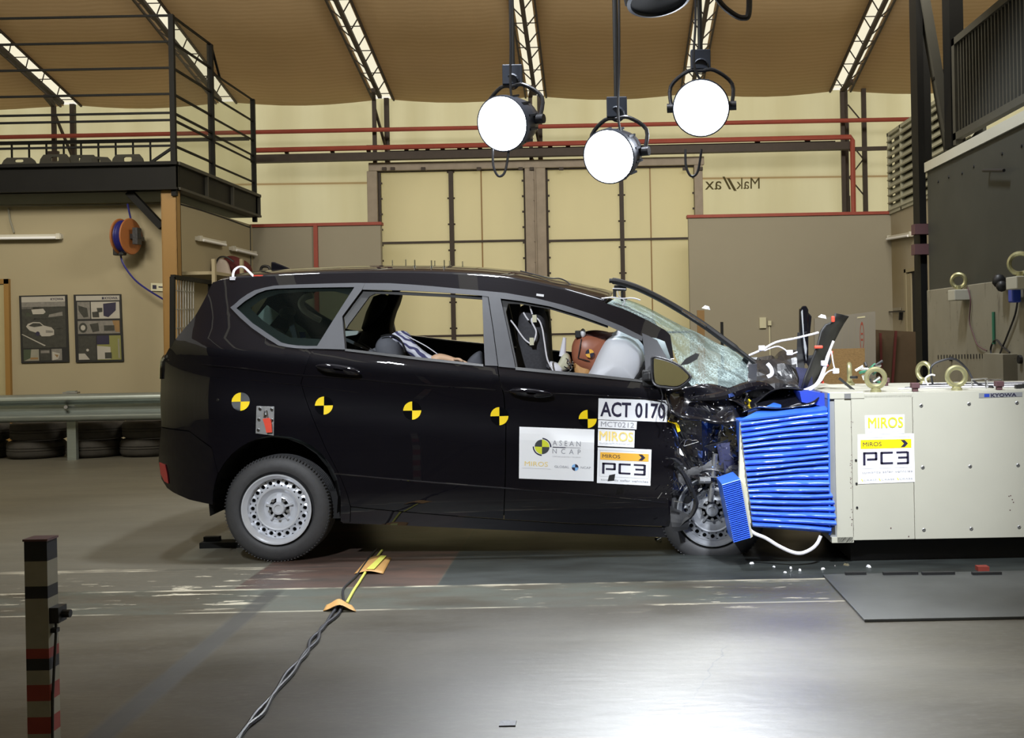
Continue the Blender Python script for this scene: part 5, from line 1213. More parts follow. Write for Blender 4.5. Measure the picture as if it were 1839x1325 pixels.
# stickers on the front door
def d_act(fc, b): fc.text(b, 'ACT 0170', .03, .15, .97, .86, .0035, 0, True)
sticker('test_number_sticker', ((1075, 715), (1199, 719), (1198, 758), (1074, 753)), car, d_act, INK, surf=side_y, label='white sticker reading ACT 0170')
def d_mct(fc, b): fc.text(b, 'MCT0212', .07, .16, .93, .82, .0035, 3)
sticker('code_sticker', ((1074.5, 754), (1144, 757), (1143, 771), (1074, 768)), car, d_mct, INK, surf=side_y, label='white sticker reading MCT0212')
sticker('logo_sticker', ((1074, 770), (1140, 773), (1139, 803.5), (1073.5, 800.5)), car, d_miros, INK, surf=side_y, label='white sticker reading MIROS in amber')
sticker('crash_centre_sticker', ((1073.5, 803), (1170, 807), (1168, 872), (1072, 867)), car, d_pc3(False), INK, surf=side_y, label='white sticker with amber band reading PC3')
def d_asean(fc, b):
    o = .0035
    for a0 in (0, 90, 180, 270): fc.sector(b, .305, .37, .098, .14, a0, a0 + 90, o, 5 if a0 in (0, 180) else 6)
    fc.sector(b, .305, .37, .125, .175, 0, 88, o, 0, r0=.86); fc.sector(b, .305, .37, .125, .175, 180, 268, o, 0, r0=.86)
    fc.text(b, 'A S E A N', .445, .235, .82, .335, o, 3); fc.text(b, 'N  C  A  P', .445, .395, .82, .49, o, 3); fc.rect(b, .445, .36, .82, .368, o, 3); fc.rect(b, .445, .36, .62, .375, .004, 0)
    fc.text(b, 'NEW CAR ASSESSMENT PROGRAM', .445, .535, .82, .56, o, 4)
    fc.text(b, 'MIROS', .075, .66, .385, .75, o, 2); fc.rect(b, .04, .79, .42, .796, o, 4)
    fc.text(b, 'GLOBAL', .475, .72, .67, .765, o, 3); fc.text(b, 'NCAP', .825, .72, .96, .765, o, 3)
    for a0 in (0, 90, 180, 270): fc.sector(b, .75, .745, .045, .065, a0, a0 + 90, o, 8 if a0 in (90, 270) else 0)
sticker('programme_sticker', ((933, 766), (1067.5, 771), (1066, 864), (932, 859)), car, d_asean, INK, surf=side_y, label='large white sticker reading ASEAN NCAP')
# steel bracket with red tag over the rear wheel
q = [surf_px(x, y, .003) for x, y in ((461, 729), (493, 730), (492, 782), (459.5, 778))]
b = MB(); b.prism(q, (0, -.006, 0)); br = build('steel_bracket', b, 'steel', car, bevel=.001)
b = MB()
for x, y in ((467, 734), (488, 735), (465, 753), (488, 754), (464, 772), (476, 746), (486, 765)): c = surf_px(x, y, .009); b.lathe([(.009, 0), (.008, .006), (.001, .007)], c, (0, -1, 0), 12)
build('rivet', b, 'chrome', br, smooth=True)
b = MB(); b.tube([surf_px(x, y, .016) for x, y in ((473, 748), (474, 737), (479, 737), (480, 748))], .003, 6); build('hook', b, 'chrome', br, smooth=True)
b = MB(); b.prism([surf_px(x, y, .018) for x, y in ((472, 752), (484, 750), (488, 760), (489, 776), (479, 777), (476, 764))], (0, -.006, 0)); build('red_tag', b, 'red', br)
# roof fittings
roofz_cache = [roof_row(*p) for p in dens(RR, 3)]
def on_roof(px, t):
    # point on the roof skin over station px, fraction t across
    best = min(roofz_cache, key=lambda r: abs(r[int(t * 12)].x - P(px, 488, r[int(t * 12)].y).x)); return best[int(round(t * 12))]
for px, t_, hh in ((745, .25, .042), (775, .25, .042), (798, .25, .045), (705, .7, .04), (729, .7, .045), (781, .7, .038), (808, .7, .038), (831, .7, .038)):
    q = on_roof(px, t_); q = Vector((P(px, 488, q.y).x, q.y, q.z)); b = MB(); b.cyl(q, q + Vector((0, 0, hh)), .0045, 8); b.cyl(q - Vector((0, 0, .004)), q + Vector((0, 0, .006)), .012, 10); build('roof_bolt', b, 'chrome', car, smooth=True)
q = on_roof(510, .5); Y = q.y
b = MB(); fin = [P(x, y, Y) for x, y in ((487, 488), (488, 470), (495, 471), (508, 476), (522, 482), (535, 488))]; b.prism([p + Vector((0, -.02, 0)) for p in fin], (0, .04, 0)); build('shark_fin_aerial', b, 'paint', car, bevel=.008)
b = MB(); b.tube(catmull([surf_px(418, 500, .0), surf_px(420, 487, -.05), surf_px(428, 480, -.08), surf_px(438, 480, -.08), surf_px(447, 488, -.05), surf_px(456, 497, -.02)], 5, False), .007, 8); b.box(surf_px(418, 500, 0), (.03, .02, .02)); build('white_roof_cable', b, 'cable_w', car, smooth=True)
b = MB(); b.box(surf_px(461, 497, .0) + Vector((0, .04, .008)), (.05, .05, .008)); build('red_tape', b, 'red', car)
b = MB(); b.tube(catmull([on_roof(930, .3) + Vector((0, 0, .01)), P(985, 499, .5), P(1005, 500, .5), P(1020, 507, .5), P(1030, 518, .45), P(1042, 530, .35)], 6, False), .004, 6); build('thin_roof_cable', b, 'cable_k', car, smooth=True)
for px, py in ((1041, 529), (1073, 539)):
    b = MB(); b.box(P(px, py, .34), (.045, .05, .025), Matrix.Rotation(.35, 3, 'Y')); build('red_tape', b, 'red', car, bevel=.004)
b = MB(); b.box(surf_px(970, 530, .004), (.045, .006, .014), Matrix.Rotation(.15, 3, 'Y')); build('white_tag', b, 'white', car)
# wheels
def wheel(cx, cy, Y, yaw=0.0, rimmat='rim', far=False, zc=None):
    c = P(cx, cy, Y) if not isinstance(cx, Vector) else cx
    R = .312 if not zc else zc
    ax = Vector((math.sin(yaw), -math.cos(yaw), 0)); s = -1 if far else 1; ax = ax * s
    b = MB(); pr = [(.190, -.17), (.212, -.185), (.27, -.195), (R - .012, -.185), (R, -.165)]
    for k in range(5):
        h = -.155 + k * .03; pr += [(R, h), (R, h + .022), (R - .007, h + .023), (R - .007, h + .029)]
    pr += [(R, -.005 + .0), (R - .010, .010), (R - .03, .022), (R - .055, .030), (.235, .030), (.222, .024), (.2205, .022), (.214, .012), (.205, .002), (.195, -.01)]
    b.lathe(pr, c - ax * .03, ax, 72); ty = build('tyre', b, 'rubber', car, smooth=True, angle=28)
    b = MB()   # sidewall ribs and lettering band
    for k in range(96):
        a = 2 * PI * k / 96; u = Vector((0, 0, 1)); v = ax.cross(u); d = u * math.cos(a) + v * math.sin(a); b.bar(c - ax * .012 + d * (R - .006), c - ax * .03 + d * (R + .0015), .006, .004)
    build('tread_block', b, 'rubber', ty)
    b = MB(); pr = [(.17, -.16), (.186, -.16), (.19, -.02), (.202, -.006), (.206, .0), (.206, .006), (.198, .006), (.192, -.002), (.184, -.012), (.178, -.02), (.176, -.045), (.172, -.052)]
    b.lathe(pr, c, ax, 64)
    # perforated disc ring
    u = Vector((0, 0, 1)); v = ax.cross(u); n = 20; m = 12; r0, r1, rm, rh = .132, .174, .154, .0125
    def pt(r, a, h): return c + ax * h + (u * math.cos(a) + v * math.sin(a)) * r
    for k in range(n):
        a0 = 2 * PI * k / n; da = PI / n; outer = []; hole = []; deep = []
        for j in range(m):
            th = 2 * PI * j / m; X = math.cos(th); Z = math.sin(th); q = max(abs(X), abs(Z)); X /= q; Z /= q
            outer.append(pt(rm + (r1 - rm if X > 0 else rm - r0) * X, a0 + da * Z, -.052 + (.014 if X < 0 else 0) * abs(X)))
            hole.append(pt(rm + rh * math.cos(th), a0 + rh / rm * math.sin(th), -.047)); deep.append(pt(rm + rh * math.cos(th), a0 + rh / rm * math.sin(th), -.06))
        b.add(outer + hole + deep, [(j, (j + 1) % m, m + (j + 1) % m, m + j) for j in range(m)] + [(m + j, m + (j + 1) % m, 2 * m + (j + 1) % m, 2 * m + j) for j in range(m)])
    b.lathe([(.133, -.038), (.126, -.030), (.118, -.032), (.105, -.052), (.092, -.066), (.075, -.068), (.066, -.058), (.060, -.056)], c, ax, 48)
    for k in range(5):
        a = 2 * PI * k / 5; q = pt(.06, a, -.058); b.bar(pt(.035, a, -.056), pt(.082, a, -.066), .03, .012)
    rim = build('steel_rim', b, rimmat, ty, smooth=True, angle=30)
    b = MB()
    for k in range(5):
        a = 2 * PI * (k + .5) / 5; q = pt(.055, a, -.062); b.cyl(q, q + ax * .026, .0095, 6)
    build('wheel_nut', b, 'steel', ty)
    b = MB(); b.lathe([(.040, -.065), (.038, -.035), (.033, -.028), (.022, -.027), (.020, -.033), (.001, -.034)], c, ax, 24); build('hub_cap', b, rimmat, ty, smooth=True)
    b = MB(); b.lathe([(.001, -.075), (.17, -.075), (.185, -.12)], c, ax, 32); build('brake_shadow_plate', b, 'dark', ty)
    return ty
wheel(496.5, 914.7, .03)
wheel(1279, 918, .00, yaw=-.10, rimmat='rimgrey')
qf = P(496.5, 914.7, .03); wheel(Vector((qf.x, WC - .03, .315)), 0, 0, far=True); qf = P(1279, 914, .0); wheel(Vector((qf.x + .1, WC - .05, .315)), 0, 0, far=True, yaw=.1)
# wheel housings, floor pan
b = MB(); q = P(497, 897, .1); rr = 115 / 305
rows = []
for i in range(15):
    a = math.radians(-12 + 204 * i / 14); rows.append([Vector((q.x + rr * math.cos(a), y, q.z + rr * math.sin(a))) for y in (.02 + (.02 if i < 2 else 0), .5)])
b.grid(rows); b.add([Vector((q.x - rr, .5, .28)), Vector((q.x + rr, .5, .28)), Vector((q.x + rr, .5, q.z + rr)), Vector((q.x - rr, .5, q.z + rr))], [(0, 1, 2, 3)]); build('rear_wheel_liner', b, 'dark', car)
b = MB(); q = P(1279, 905, .1); rows = []
for i in range(13):
    a = math.radians(5 + 180 * i / 12); rows.append([Vector((q.x + .37 * math.cos(a), y, q.z + .36 * math.sin(a))) for y in (.05, .5)])
b.grid(rows); b.add([Vector((q.x - .4, .5, .2)), Vector((q.x + .4, .5, .2)), Vector((q.x + .4, .5, q.z + .36)), Vector((q.x - .4, .5, q.z + .36))], [(0, 1, 2, 3)]); build('front_wheel_liner', b, 'dark', car)
b = MB(); b.bb((-2.0 + .3, .10, .24), (.35, WC - .1, .40)); b.bb((-2.35, .52, .30), (-1.4, WC - .1, .75)); b.bb((-2.45, .2, .45), (-2.3, WC - .2, .8)); b.bb((.25, .52, .30), (1.0, WC - .2, .85)); build('floor_pan', b, 'dark', car)
b = MB(); b.cyl((-2.0, .9, .27), (.2, .9, .27), .04, 10); b.cyl(P(497, 915, .2), P(497, 915, 1.5), .03, 10); build('exhaust', b, 'grime', car)
b = MB(); b.bb((-1.95, .12, .72), (.45, WC - .12, .98)); build('cabin_floor', b, 'dark', car)
# mirror
gx = P(1205, 670, -.172).x
SK = .60
def tiltm(v, k=.0): return Vector((v.x, -.160 - SK * (v.x - gx) - k, v.z))
b = MB(); puff(b, [(1170, 645), (1178, 640), (1200, 646), (1219, 655), (1232, 666), (1240, 676), (1231, 688), (1217, 697), (1196, 696.5), (1179, 694), (1172, 680)], -.10, .058, e=.25)
for v in b.v: v.y -= SK * (v.x - gx)
mr = build('door_mirror', b, 'black', car, smooth=True)
b = MB(); b.prism([tiltm(v) for v in catmull([P(x, y, -.15) for x, y in ((1175, 647), (1180, 645), (1200, 650), (1217, 658), (1229, 668), (1235, 676), (1228, 685), (1215, 692.5), (1197, 692), (1181, 690), (1176, 680))], 3)], (0, .012, 0)); build('mirror_glass', b, 'mirrorglass', mr)
b = MB(); b.tube([tiltm(v, .003) for v in catmull([P(x, y, -.15) for x, y in ((1171, 645), (1178, 641), (1200, 646.5), (1219, 655.5), (1231, 666), (1239, 676), (1230, 687), (1216, 696), (1196, 695.5), (1180, 693), (1172, 681), (1171, 645))], 3)], .006, 6); build('mirror_rim', b, 'grime', mr, smooth=True)
b = MB(); b.bar(P(1172, 675, -.08), surf_px(1160, 678), .05, .05); b.box(surf_px(1164, 679, .01), (.07, .04, .10)); build('mirror_arm', b, 'black', mr, bevel=.01)
# ---------------- windscreen and crushed front
NR = 16
def ws(u, v):
    """u from roof to cowl, v from near pillar to far side"""
    near = catmull([surf_px(1090, 545), surf_px(1125, 557), surf_px(1165, 577), P(1196, 600, .22), P(1209, 630, .20), P(1226, 670, .15), P(1262, 712, .08), P(1305, 722, .04)], 4, False)
    mid = catmull([P(1110, 533, .85), P(1150, 546, .85), P(1190, 567, .85), P(1228, 586, .85), P(1262, 604, .85), P(1296, 624, .85), P(1322, 638, .85), P(1352, 662, .85)], 4, False)
    i = u * (len(near) - 1); k = min(int(i), len(near) - 2); f = i - k
    a = near[k].lerp(near[k + 1], f); m = mid[k].lerp(mid[k + 1], f); c = Vector((a.x, WC - a.y, a.z + .09))
    c.z = m.z - .02; c.x = m.x - .03
    return ((1 - v) * (1 - 2 * v) * a + 4 * v * (1 - v) * m + v * (2 * v - 1) * c)
rows = []
for i in range(25):
    r = []
    for j in range(25):
        p = ws(i / 24, j / 24); d = noise.noise(p * 7) * .03 * (i / 24) ** 1.5; r.append(p + Vector((0, 0, d)))
    rows.append(r)
b = MB(); b.grid(rows); build('windscreen', b, 'glass_crack', car, smooth=True, label='shattered pale windscreen')
# inner black edge of pillar seen through glass, dashboard
b = MB(); puff(b, [(1166, 640), (1200, 650), (1260, 690), (1300, 720), (1290, 780), (1150, 760), (1140, 700)], .85, .62, e=.3); build('dashboard', b, 'dark', car, smooth=True)
b = MB(); b.tube([surf_px(1150, 686, -.1), P(1205, 650, .3)], .02, 8); b.lathe([(.17 + .015 * math.cos(2 * PI * k / 8), .015 * math.sin(2 * PI * k / 8)) for k in range(8)], P(1150, 700, .45), (1, 0, .5), 28, closed=True); build('steering_wheel', b, 'black', car, smooth=True)
def crumple(name, px, Yn, Yf, amp, seed, mat, nu=14, nv=10, sm=False, par=None, sc=6.0, label=None, th=.006):
    """a torn sheet spanning four measured corners, folded by noise"""
    random.seed(seed); TL, TR, BR, BL = [P(x, y, (Yn, Yf)[k]) if not isinstance(k, float) else P(x, y, k) for (x, y, k) in px]
    rows = []; so = Vector((seed * 3.1, seed * 1.7, 0))
    for i in range(nv + 1):
        r = []
        for j in range(nu + 1):
            u = j / nu; v = i / nv; p = (TL * (1 - u) + TR * u) * (1 - v) + (BL * (1 - u) + BR * u) * v
            e = 1.0
            d = Vector((noise.noise(p * sc + so), 1.6 * noise.noise(p * sc + so * 2 + Vector((5, 0, 0))), noise.noise(p * sc + so * 3 + Vector((0, 9, 0))))) * amp * e
            r.append(p + d)
        rows.append(r)
    b = MB(); b.grid(rows); return build(name, b, mat, par or car, smooth=sm, solid=th, label=label, angle=30)
M['paintc'] = mk('crushed_black_paint', (0.006, 0.006, 0.009), 0.18, var=0.4, scale=20, bump=0.25, bscale=14, Coat_Weight=0.8)
crumple('crushed_wing', ((1196, 712, 0), (1334, 738, 0), (1332, 872, 1), (1206, 850, 1)), -.02, .03, .055, 3, 'paintc', 18, 14, label='crumpled black front wing')
crumple('crushed_wing', ((1200, 690, 0), (1345, 700, 0), (1336, 765, 1), (1206, 745, 1)), .02, -.08, .05, 5, 'paintc', 16, 8, sm=True)
crumple('crushed_wing', ((1206, 830, 0), (1262, 850, 0), (1240, 940, 1), (1204, 950, 1)), .02, .06, .05, 8, 'paintc', 10, 10)
# shiny folded wing crest
b = MB(); pts = catmull([P(1240, 716, -.05), P(1290, 712, -.08), P(1320, 703, -.08), P(1345, 695, -.06), P(1372, 693, -.02), P(1392, 704, .02)], 6, False); b.tube(pts, [.012 + .022 * math.sin(PI * i / (len(pts) - 1)) for i in range(len(pts))], 8); build('folded_wing_crest', b, 'paint', car, smooth=True)
crumple('crushed_bonnet', ((1290, 700, 0), (1430, 690, 0), (1485, 716, 1), (1330, 742, 1)), .25, -.25, .06, 12, 'paintc', 18, 10, sm=True)
crumple('crushed_bonnet', ((1345, 640, 1), (1440, 632, 1), (1450, 712, 0), (1330, 712, 0)), .05, 1.1, .09, 21, 'paint_dusty', 18, 14, label='crumpled black bonnet')
crumple('crushed_bonnet', ((1356, 655, 1), (1432, 660, 1), (1440, 700, 0), (1345, 705, 0)), -.1, .5, .09, 33, 'paint_dusty', 14, 12)
crumple('torn_blue_panel', ((1430, 655, 0), (1452, 660, 0), (1470, 716, 0), (1428, 716, 0)), .1, .5, .03, 44, 'jeans', 6, 8)
# vertical torn pieces
b = MB(); slab(b, [(1438, 553), (1442, 549), (1448, 549), (1452, 556), (1452, 640), (1450, 652), (1445, 652), (1438, 600)], .12, .06); slab(b, [(1451, 560), (1458, 568), (1455, 600), (1451, 600)], .15, .01); tp = build('torn_upright_panel', b, 'paint', car, bevel=.006, label='black strip standing upright from the wreck')
b = MB(); slab(b, [(1439, 560), (1441.5, 556), (1444, 600), (1449, 625), (1448, 648), (1444, 624)], .105, .012); build('bright_edge', b, 'alu', tp)
crumple('torn_upright_panel', ((1432, 597, 0), (1442, 596, 0), (1446, 700, 0), (1432, 700, 0)), .15, .2, .012, 51, 'black', 3, 8)
b = MB(); pts = [(1500, 562), (1523, 567), (1512, 583), (1500, 604), (1488, 630), (1470, 662), (1462, 690), (1440, 706), (1436, 690), (1452, 655), (1463, 626), (1474, 592), (1483, 582), (1494, 578)]
rows = []
L_ = [(1500, 562), (1497, 577), (1483, 582), (1474, 594), (1466, 620), (1455, 650), (1444, 676), (1436, 700)]; R_ = [(1523, 567), (1514, 580), (1505, 595), (1497, 612), (1486, 634), (1475, 655), (1465, 680), (1452, 704)]
for i in range(len(L_)):
    a = P(*L_[i], .05); c = P(*R_[i], .20); rows.append([a.lerp(c, k / 6) + Vector((0, .05 * noise.noise((a.lerp(c, k / 6)) * 9), 0)) for k in range(7)])
b.grid(rows); fl = build('torn_bonnet_flap', b, 'black', car, smooth=True, solid=.01, label='dark torn bonnet flap thrown upward')
for x, y, wz in ((1496, 573, (.02, .02, .035)), (1470, 623, (.05, .02, .018))):
    b = MB(); b.box(P(x, y, .03), wz); build('red_tape', b, 'red', car, bevel=.006)
crumple('torn_sheet', ((1445, 635, 0), (1486, 625, 0), (1475, 690, 0), (1450, 700, 0)), .2, .3, .05, 61, 'grime', 10, 12)
for i, (x, y, sx, sz) in enumerate(((1369, 624, .03, .022), (1492, 634, .018, .028), (1484, 656, .018, .02), (1476, 684, .03, .014))):
    b = MB(); b.box(P(x, y, -.02), (sx, .03, sz), Matrix.Rotation(.4 * i, 3, 'Y')); build('red_tape', b, 'red', car, bevel=.005)
# white sensor cables in the wreck
for nm, pts, r in (('white_cable', [(1345, 638), (1368, 628), (1395, 614), (1430, 607), (1470, 597)], .006), ('white_cable', [(1497, 612), (1486, 640), (1478, 665), (1465, 690), (1440, 702), (1415, 712), (1400, 722)], .007),
                ('white_cable', [(1492, 625), (1480, 668), (1470, 688), (1445, 706), (1420, 712), (1402, 722)], .006), ('white_cable', [(1493, 630), (1497, 655), (1500, 664)], .004), ('white_cable', [(1475, 684), (1482, 672), (1492, 665), (1501, 666)], .004),
                ('white_cable', [(1372, 630), (1395, 622), (1410, 628), (1418, 636), (1432, 632)], .004)):
    b = MB(); b.tube(curve(pts, -.06, 5), r, 7); build(nm, b, 'cable_w', car, smooth=True)
for x, y in ((1418, 633), (1501, 666), (1480, 652), (1368, 625)):
    b = MB(); b.box(P(x, y, -.06), (.035, .03, .03)); build('cable_connector', b, 'cable_w', car, bevel=.004)
b = MB(); pts = curve([(1378, 653), (1385, 662), (1386, 672), (1378, 677)], .0, 5); b.tube(pts, .012, 8); build('bent_hose', b, 'cable_w', car, smooth=True)
crumple('torn_headlamp', ((1342, 655, 0), (1360, 652, 0), (1358, 680, 0), (1345, 676, 0)), .0, .05, .03, 71, 'trim', 6, 6)
# engine bay mass
b = MB(); puff(b, [(1215, 760), (1330, 760), (1335, 860), (1300, 880), (1220, 850)], .45, .35, e=.3); puff(b, [(1300, 715), (1440, 700), (1480, 720), (1440, 800), (1330, 800)], .9, .5, e=.3); build('engine_bay', b, 'dark', car, smooth=True)
# far front wing and bumper lump in front of the barrier
crumple('crushed_far_wing', ((1290, 660, 0), (1400, 660, 0), (1400, 900, 0), (1290, 900, 0)), 1.6, 1.6, .08, 81, 'paintc', 14, 12)
# torn wheel arch liner and strips around the front wheel
def strip(pts, Y, w, mat, name, seed=1):
    c = curve(pts, Y, 4); b = MB(); random.seed(seed)
    rows = [[p + Vector((-w * .5, 0, random.uniform(-.004, .004))), p + Vector((0, -.012, 0)), p + Vector((w * .5, .0, random.uniform(-.004, .004)))] for p in c]
    b.grid(rows); return build(name, b, mat, car, solid=.004)
strip([(1215, 838), (1228, 852), (1238, 868), (1245, 888), (1250, 905), (1242, 925), (1230, 935), (1218, 948)], -.07, .025, 'black', 'torn_arch_liner', 2)
strip([(1215, 838), (1225, 850), (1233, 865), (1240, 882)], -.08, .012, 'grime', 'torn_arch_liner', 3)
strip([(1200, 822), (1212, 826), (1222, 835)], -.05, .03, 'grime', 'torn_arch_liner', 4)
crumple('torn_arch_liner', ((1200, 905, 0), (1236, 925, 0), (1232, 950, 0), (1206, 952, 0)), -.06, 0, .03, 91, 'black', 8, 6)
crumple('suspension_remains', ((1255, 800, 0), (1300, 790, 0), (1300, 850, 0), (1262, 850, 0)), .0, .1, .05, 95, 'grime', 10, 10)
b = MB(); b.cyl(P(1256, 862, -.03), P(1275, 862, -.02), .02, 10); b.cyl(P(1285, 815, .0), P(1276, 900, .03), .016, 8); b.cyl(P(1300, 800, .05), P(1290, 870, .05), .03, 10); build('suspension_strut', b, 'steel', car, smooth=True)
crumple('blue_tinted_plastic', ((1285, 800, 0), (1333, 790, 0), (1330, 858, 0), (1294, 865, 0)), .0, .1, .02, 97, 'jeans', 6, 6, sm=True)
# glittering broken pieces still hanging on the wing
random.seed(5); b = MB()
for k in range(300):
    px = random.uniform(1190, 1330); py = random.uniform(730, 900)
    if random.random() < .25: px = random.uniform(1210, 1420); py = random.uniform(690, 735)
    q = P(px, py, -.075 - random.uniform(0, .03)); s = random.uniform(.003, .011) * (2.2 if random.random() < .12 else 1)
    R = Matrix.Rotation(random.uniform(0, 6), 3, Vector((random.random(), random.random(), random.random())).normalized())
    b.add([q + R @ Vector((0, 0, 0)), q + R @ Vector((s, 0, s * .3)), q + R @ Vector((s * .4, s * .2, s))], [(0, 1, 2)], mi=0 if k % 3 else 1)
for k in range(26):
    px = random.uniform(1205, 1325); py = random.uniform(745, 880); a = P(px, py, -.09); L_ = random.uniform(.02, .07); an = random.uniform(0, 2 * PI)
    mid = a + Vector((math.cos(an) * L_ * .5, -.01, math.sin(an) * L_ * .5)); an += random.uniform(-1, 1); b.tube([a, mid, mid + Vector((math.cos(an) * L_ * .5, .01, math.sin(an) * L_ * .5))], random.uniform(.0012, .003), 4, mi=random.choice((0, 1, 1)))
o = build('glass_splinters', b, ['chrome', 'grime'], car, solid=.001); o['kind'] = 'stuff'
b = MB(); b.tube([P(x, y, -.1) for x, y in ((1228, 801), (1231, 791), (1238, 788), (1243, 791), (1251, 790), (1255, 793), (1229, 801))], .002, 5); build('torn_clip', b, 'chrome', car)
# loose black weather strip flying above the windscreen
b = MB(); pts = curve([(1094, 504), (1106, 505), (1125, 510), (1150, 519), (1185, 536), (1220, 556), (1260, 581), (1300, 610), (1330, 632), (1356, 652)], .25, 6)
b.tube(pts, [.014 + (.006 if 3 < i < len(pts) - 8 else 0) for i in range(len(pts))], 8); single('weather_strip', b, 'black', 'long curved black roof strip torn off above the windscreen', 'trim strip', smooth=True)
b = MB(); b.tube(curve([(1225, 558), (1245, 571), (1268, 586)], .235, 5), .009, 6); build('glossy_wiper_edge', b, 'chrome', bpy.data.objects['weather_strip'], smooth=True)
# device at the top of the windscreen
b = MB(); q = P(1114, 523, .3); b.box(q + Vector((0, 0, .02)), (.075, .05, .035)); b.box(q + Vector((-.035, 0, -.01)), (.02, .04, .06)); b.box(q + Vector((.01, 0, -.03)), (.015, .015, .06)); dv = build('roof_sensor', b, 'black', car, bevel=.004)
b = MB(); b.tube(curve([(1080, 536), (1100, 534), (1115, 536), (1135, 535), (1150, 539)], .28, 4), .004, 6); b.tube(curve([(1108, 520), (1112, 532), (1122, 540), (1118, 548)], .28, 4), .003, 6); b.tube(curve([(1100, 518), (1124, 519)], .27, 4), .003, 6); build('sensor_wire', b, 'cable_w', dv, smooth=True)
b = MB(); b.prism([P(x, y, .02) for x, y in ((1222, 656), (1232, 644), (1250, 634), (1256, 636), (1252, 645), (1236, 654))], (0, .03, 0)); build('torn_pillar_tip', b, 'black', car)
b = MB(); b.tube(curve([(1186, 697), (1190, 712), (1187, 728), (1194, 742), (1191, 756)], -.1, 5), .004, 6); b.tube(curve([(1192, 722), (1200, 730), (1198, 745)], -.1, 4), .003, 6); build('hanging_wire', b, 'cable_k', car, smooth=True)
# ================================================================== inside the car
def soft(name, px, Y, half, mat, parent, label=None, e=.4, n=4): b = MB(); puff(b, px, Y, half, e=e, n=n); return build(name, b, mat, parent, smooth=True, label=label, angle=80)
soft('driver_seat_back', [(935, 556), (942, 547), (962, 545), (975, 552), (984, 575), (986, 610), (990, 660), (986, 720), (930, 720), (928, 650), (930, 600)], .50, .22, 'seat', car, e=.25)
soft('driver_headrest', [(962, 580), (975, 572), (984, 590), (986, 620), (978, 632), (962, 632), (952, 615)], .42, .11, 'seat', car)
soft('passenger_seat_back', [(968, 565), (980, 557), (988, 570), (990, 600), (992, 640), (996, 700), (975, 700)], 1.15, .2, 'seat', car)
soft('head_restraint', [(966, 570), (974, 552), (984, 556), (989, 572), (988, 600), (984, 612), (972, 610)], 1.1, .12, 'black', car)
b = MB(); b.box(P(976, 555, 1.0), (.06, .03, .035)); build('white_clip', b, 'pad', car, bevel=.006)
for pts in ([(917, 575), (925, 585), (935, 600), (945, 612), (955, 617), (960, 610), (963, 595), (956, 580), (955, 573), (960, 570), (968, 575), (974, 590), (978, 615), (983, 645), (992, 663)], [(951, 549), (956, 564)], [(940, 561), (944, 568), (949, 575)]):
    b = MB(); b.tube(curve(pts, .24, 4), .005, 6); build('white_seat_cable', b, 'cable_w', car, smooth=True)
for x, y in ((955, 613), (960, 572)): b = MB(); b.box(P(x, y, .24), (.025, .02, .045)); build('cable_tag', b, 'pad', car)
b = MB(); b.prism([P(x, y, .3) for x, y in ((928, 622), (932, 622), (986, 656), (986, 662))], (0, .03, 0)); b.prism([P(x, y, .32) for x, y in ((928, 629), (931, 629), (960, 655), (956, 658))], (0, .03, 0)); build('seat_belt', b, 'trim', car)
soft('chrome_headrest_post', [(965, 632), (972, 632), (973, 640), (965, 640)], .45, .05, 'chrome', car)
# second dark mass between pillar and seat
b = MB(); b.bb(P(905, 700, .55), P(934, 556, 1.35)); 
soft('rear_bench', [(600, 640), (640, 632), (660, 645), (860, 668), (900, 700), (600, 720)], 1.0, .5, 'dark', car, e=.2)
soft('rear_side_lining', [(700, 528), (722, 528), (712, 555), (704, 590), (712, 620), (740, 640), (640, 640), (650, 600), (670, 560)], 1.42, .09, 'dark', car, e=.2, n=2)
soft('rear_pillar_lining', [(672, 532), (700, 532), (690, 560), (664, 590), (650, 590)], 1.35, .06, 'black', car, e=.2, n=2)
# third row behind the quarter window
soft('third_row_headrest', [(505, 560), (512, 552), (524, 552), (527, 562), (520, 570), (508, 570)], .8, .10, 'greyfab', car)
b = MB(); b.prism([P(x, y, .5) for x, y in ((514, 562), (524, 566), (534, 606), (530, 618), (520, 590))], (0, .04, 0)); build('third_row_belt', b, 'greyfab', car)
b = MB(); b.prism([P(x, y, 1.2) for x, y in ((479, 548), (501, 564), (481, 588), (459, 572))], (0, .01, 0)); build('pale_sheet', b, 'paleplastic', car)  # pale flat sheet inside, behind the quarter window
M['paleblueg'] = mk('pale_blue_panel', (.34, .44, .42), .5); bpy.data.objects['pale_sheet'].data.materials[0] = M['paleblueg']
b = MB(); b.prism([P(x, y, 1.1) for x, y in ((526, 577), (548, 592), (560, 612), (530, 612), (510, 606))], (0, .01, 0)); build('pale_sheet', b, 'paleblueg', car)
b = MB(); b.prism([P(x, y, 1.05) for x, y in ((537, 596), (548, 596), (549, 606), (539, 607))], (0, .01, 0)); build('blue_buckle', b, 'blue', car)
b = MB(); c_ = curve([(562, 530), (548, 534), (540, 544), (545, 556), (560, 567), (576, 575)], 1.5, 5); b.tube(c_, .022, 8); build('far_window_edge', b, 'white', car, smooth=True)
soft('third_row_seat', [(455, 585), (480, 600), (520, 618), (560, 626), (560, 680), (455, 680)], .95, .5, 'dark', car, e=.2, n=2)
# belts seen through the rear door window
for p4, m in (([(620, 606), (640, 615), (672, 632), (666, 632), (622, 613)], 'greyfab'), ([(646, 614), (651, 616), (680, 634), (674, 634)], 'trim'), ([(620, 594), (650, 594), (640, 601), (620, 604)], 'white')):
    b = MB(); b.prism([P(x, y, .45) for x, y in p4], (0, .01, 0)); build('rear_seat_belt', b, m, car)
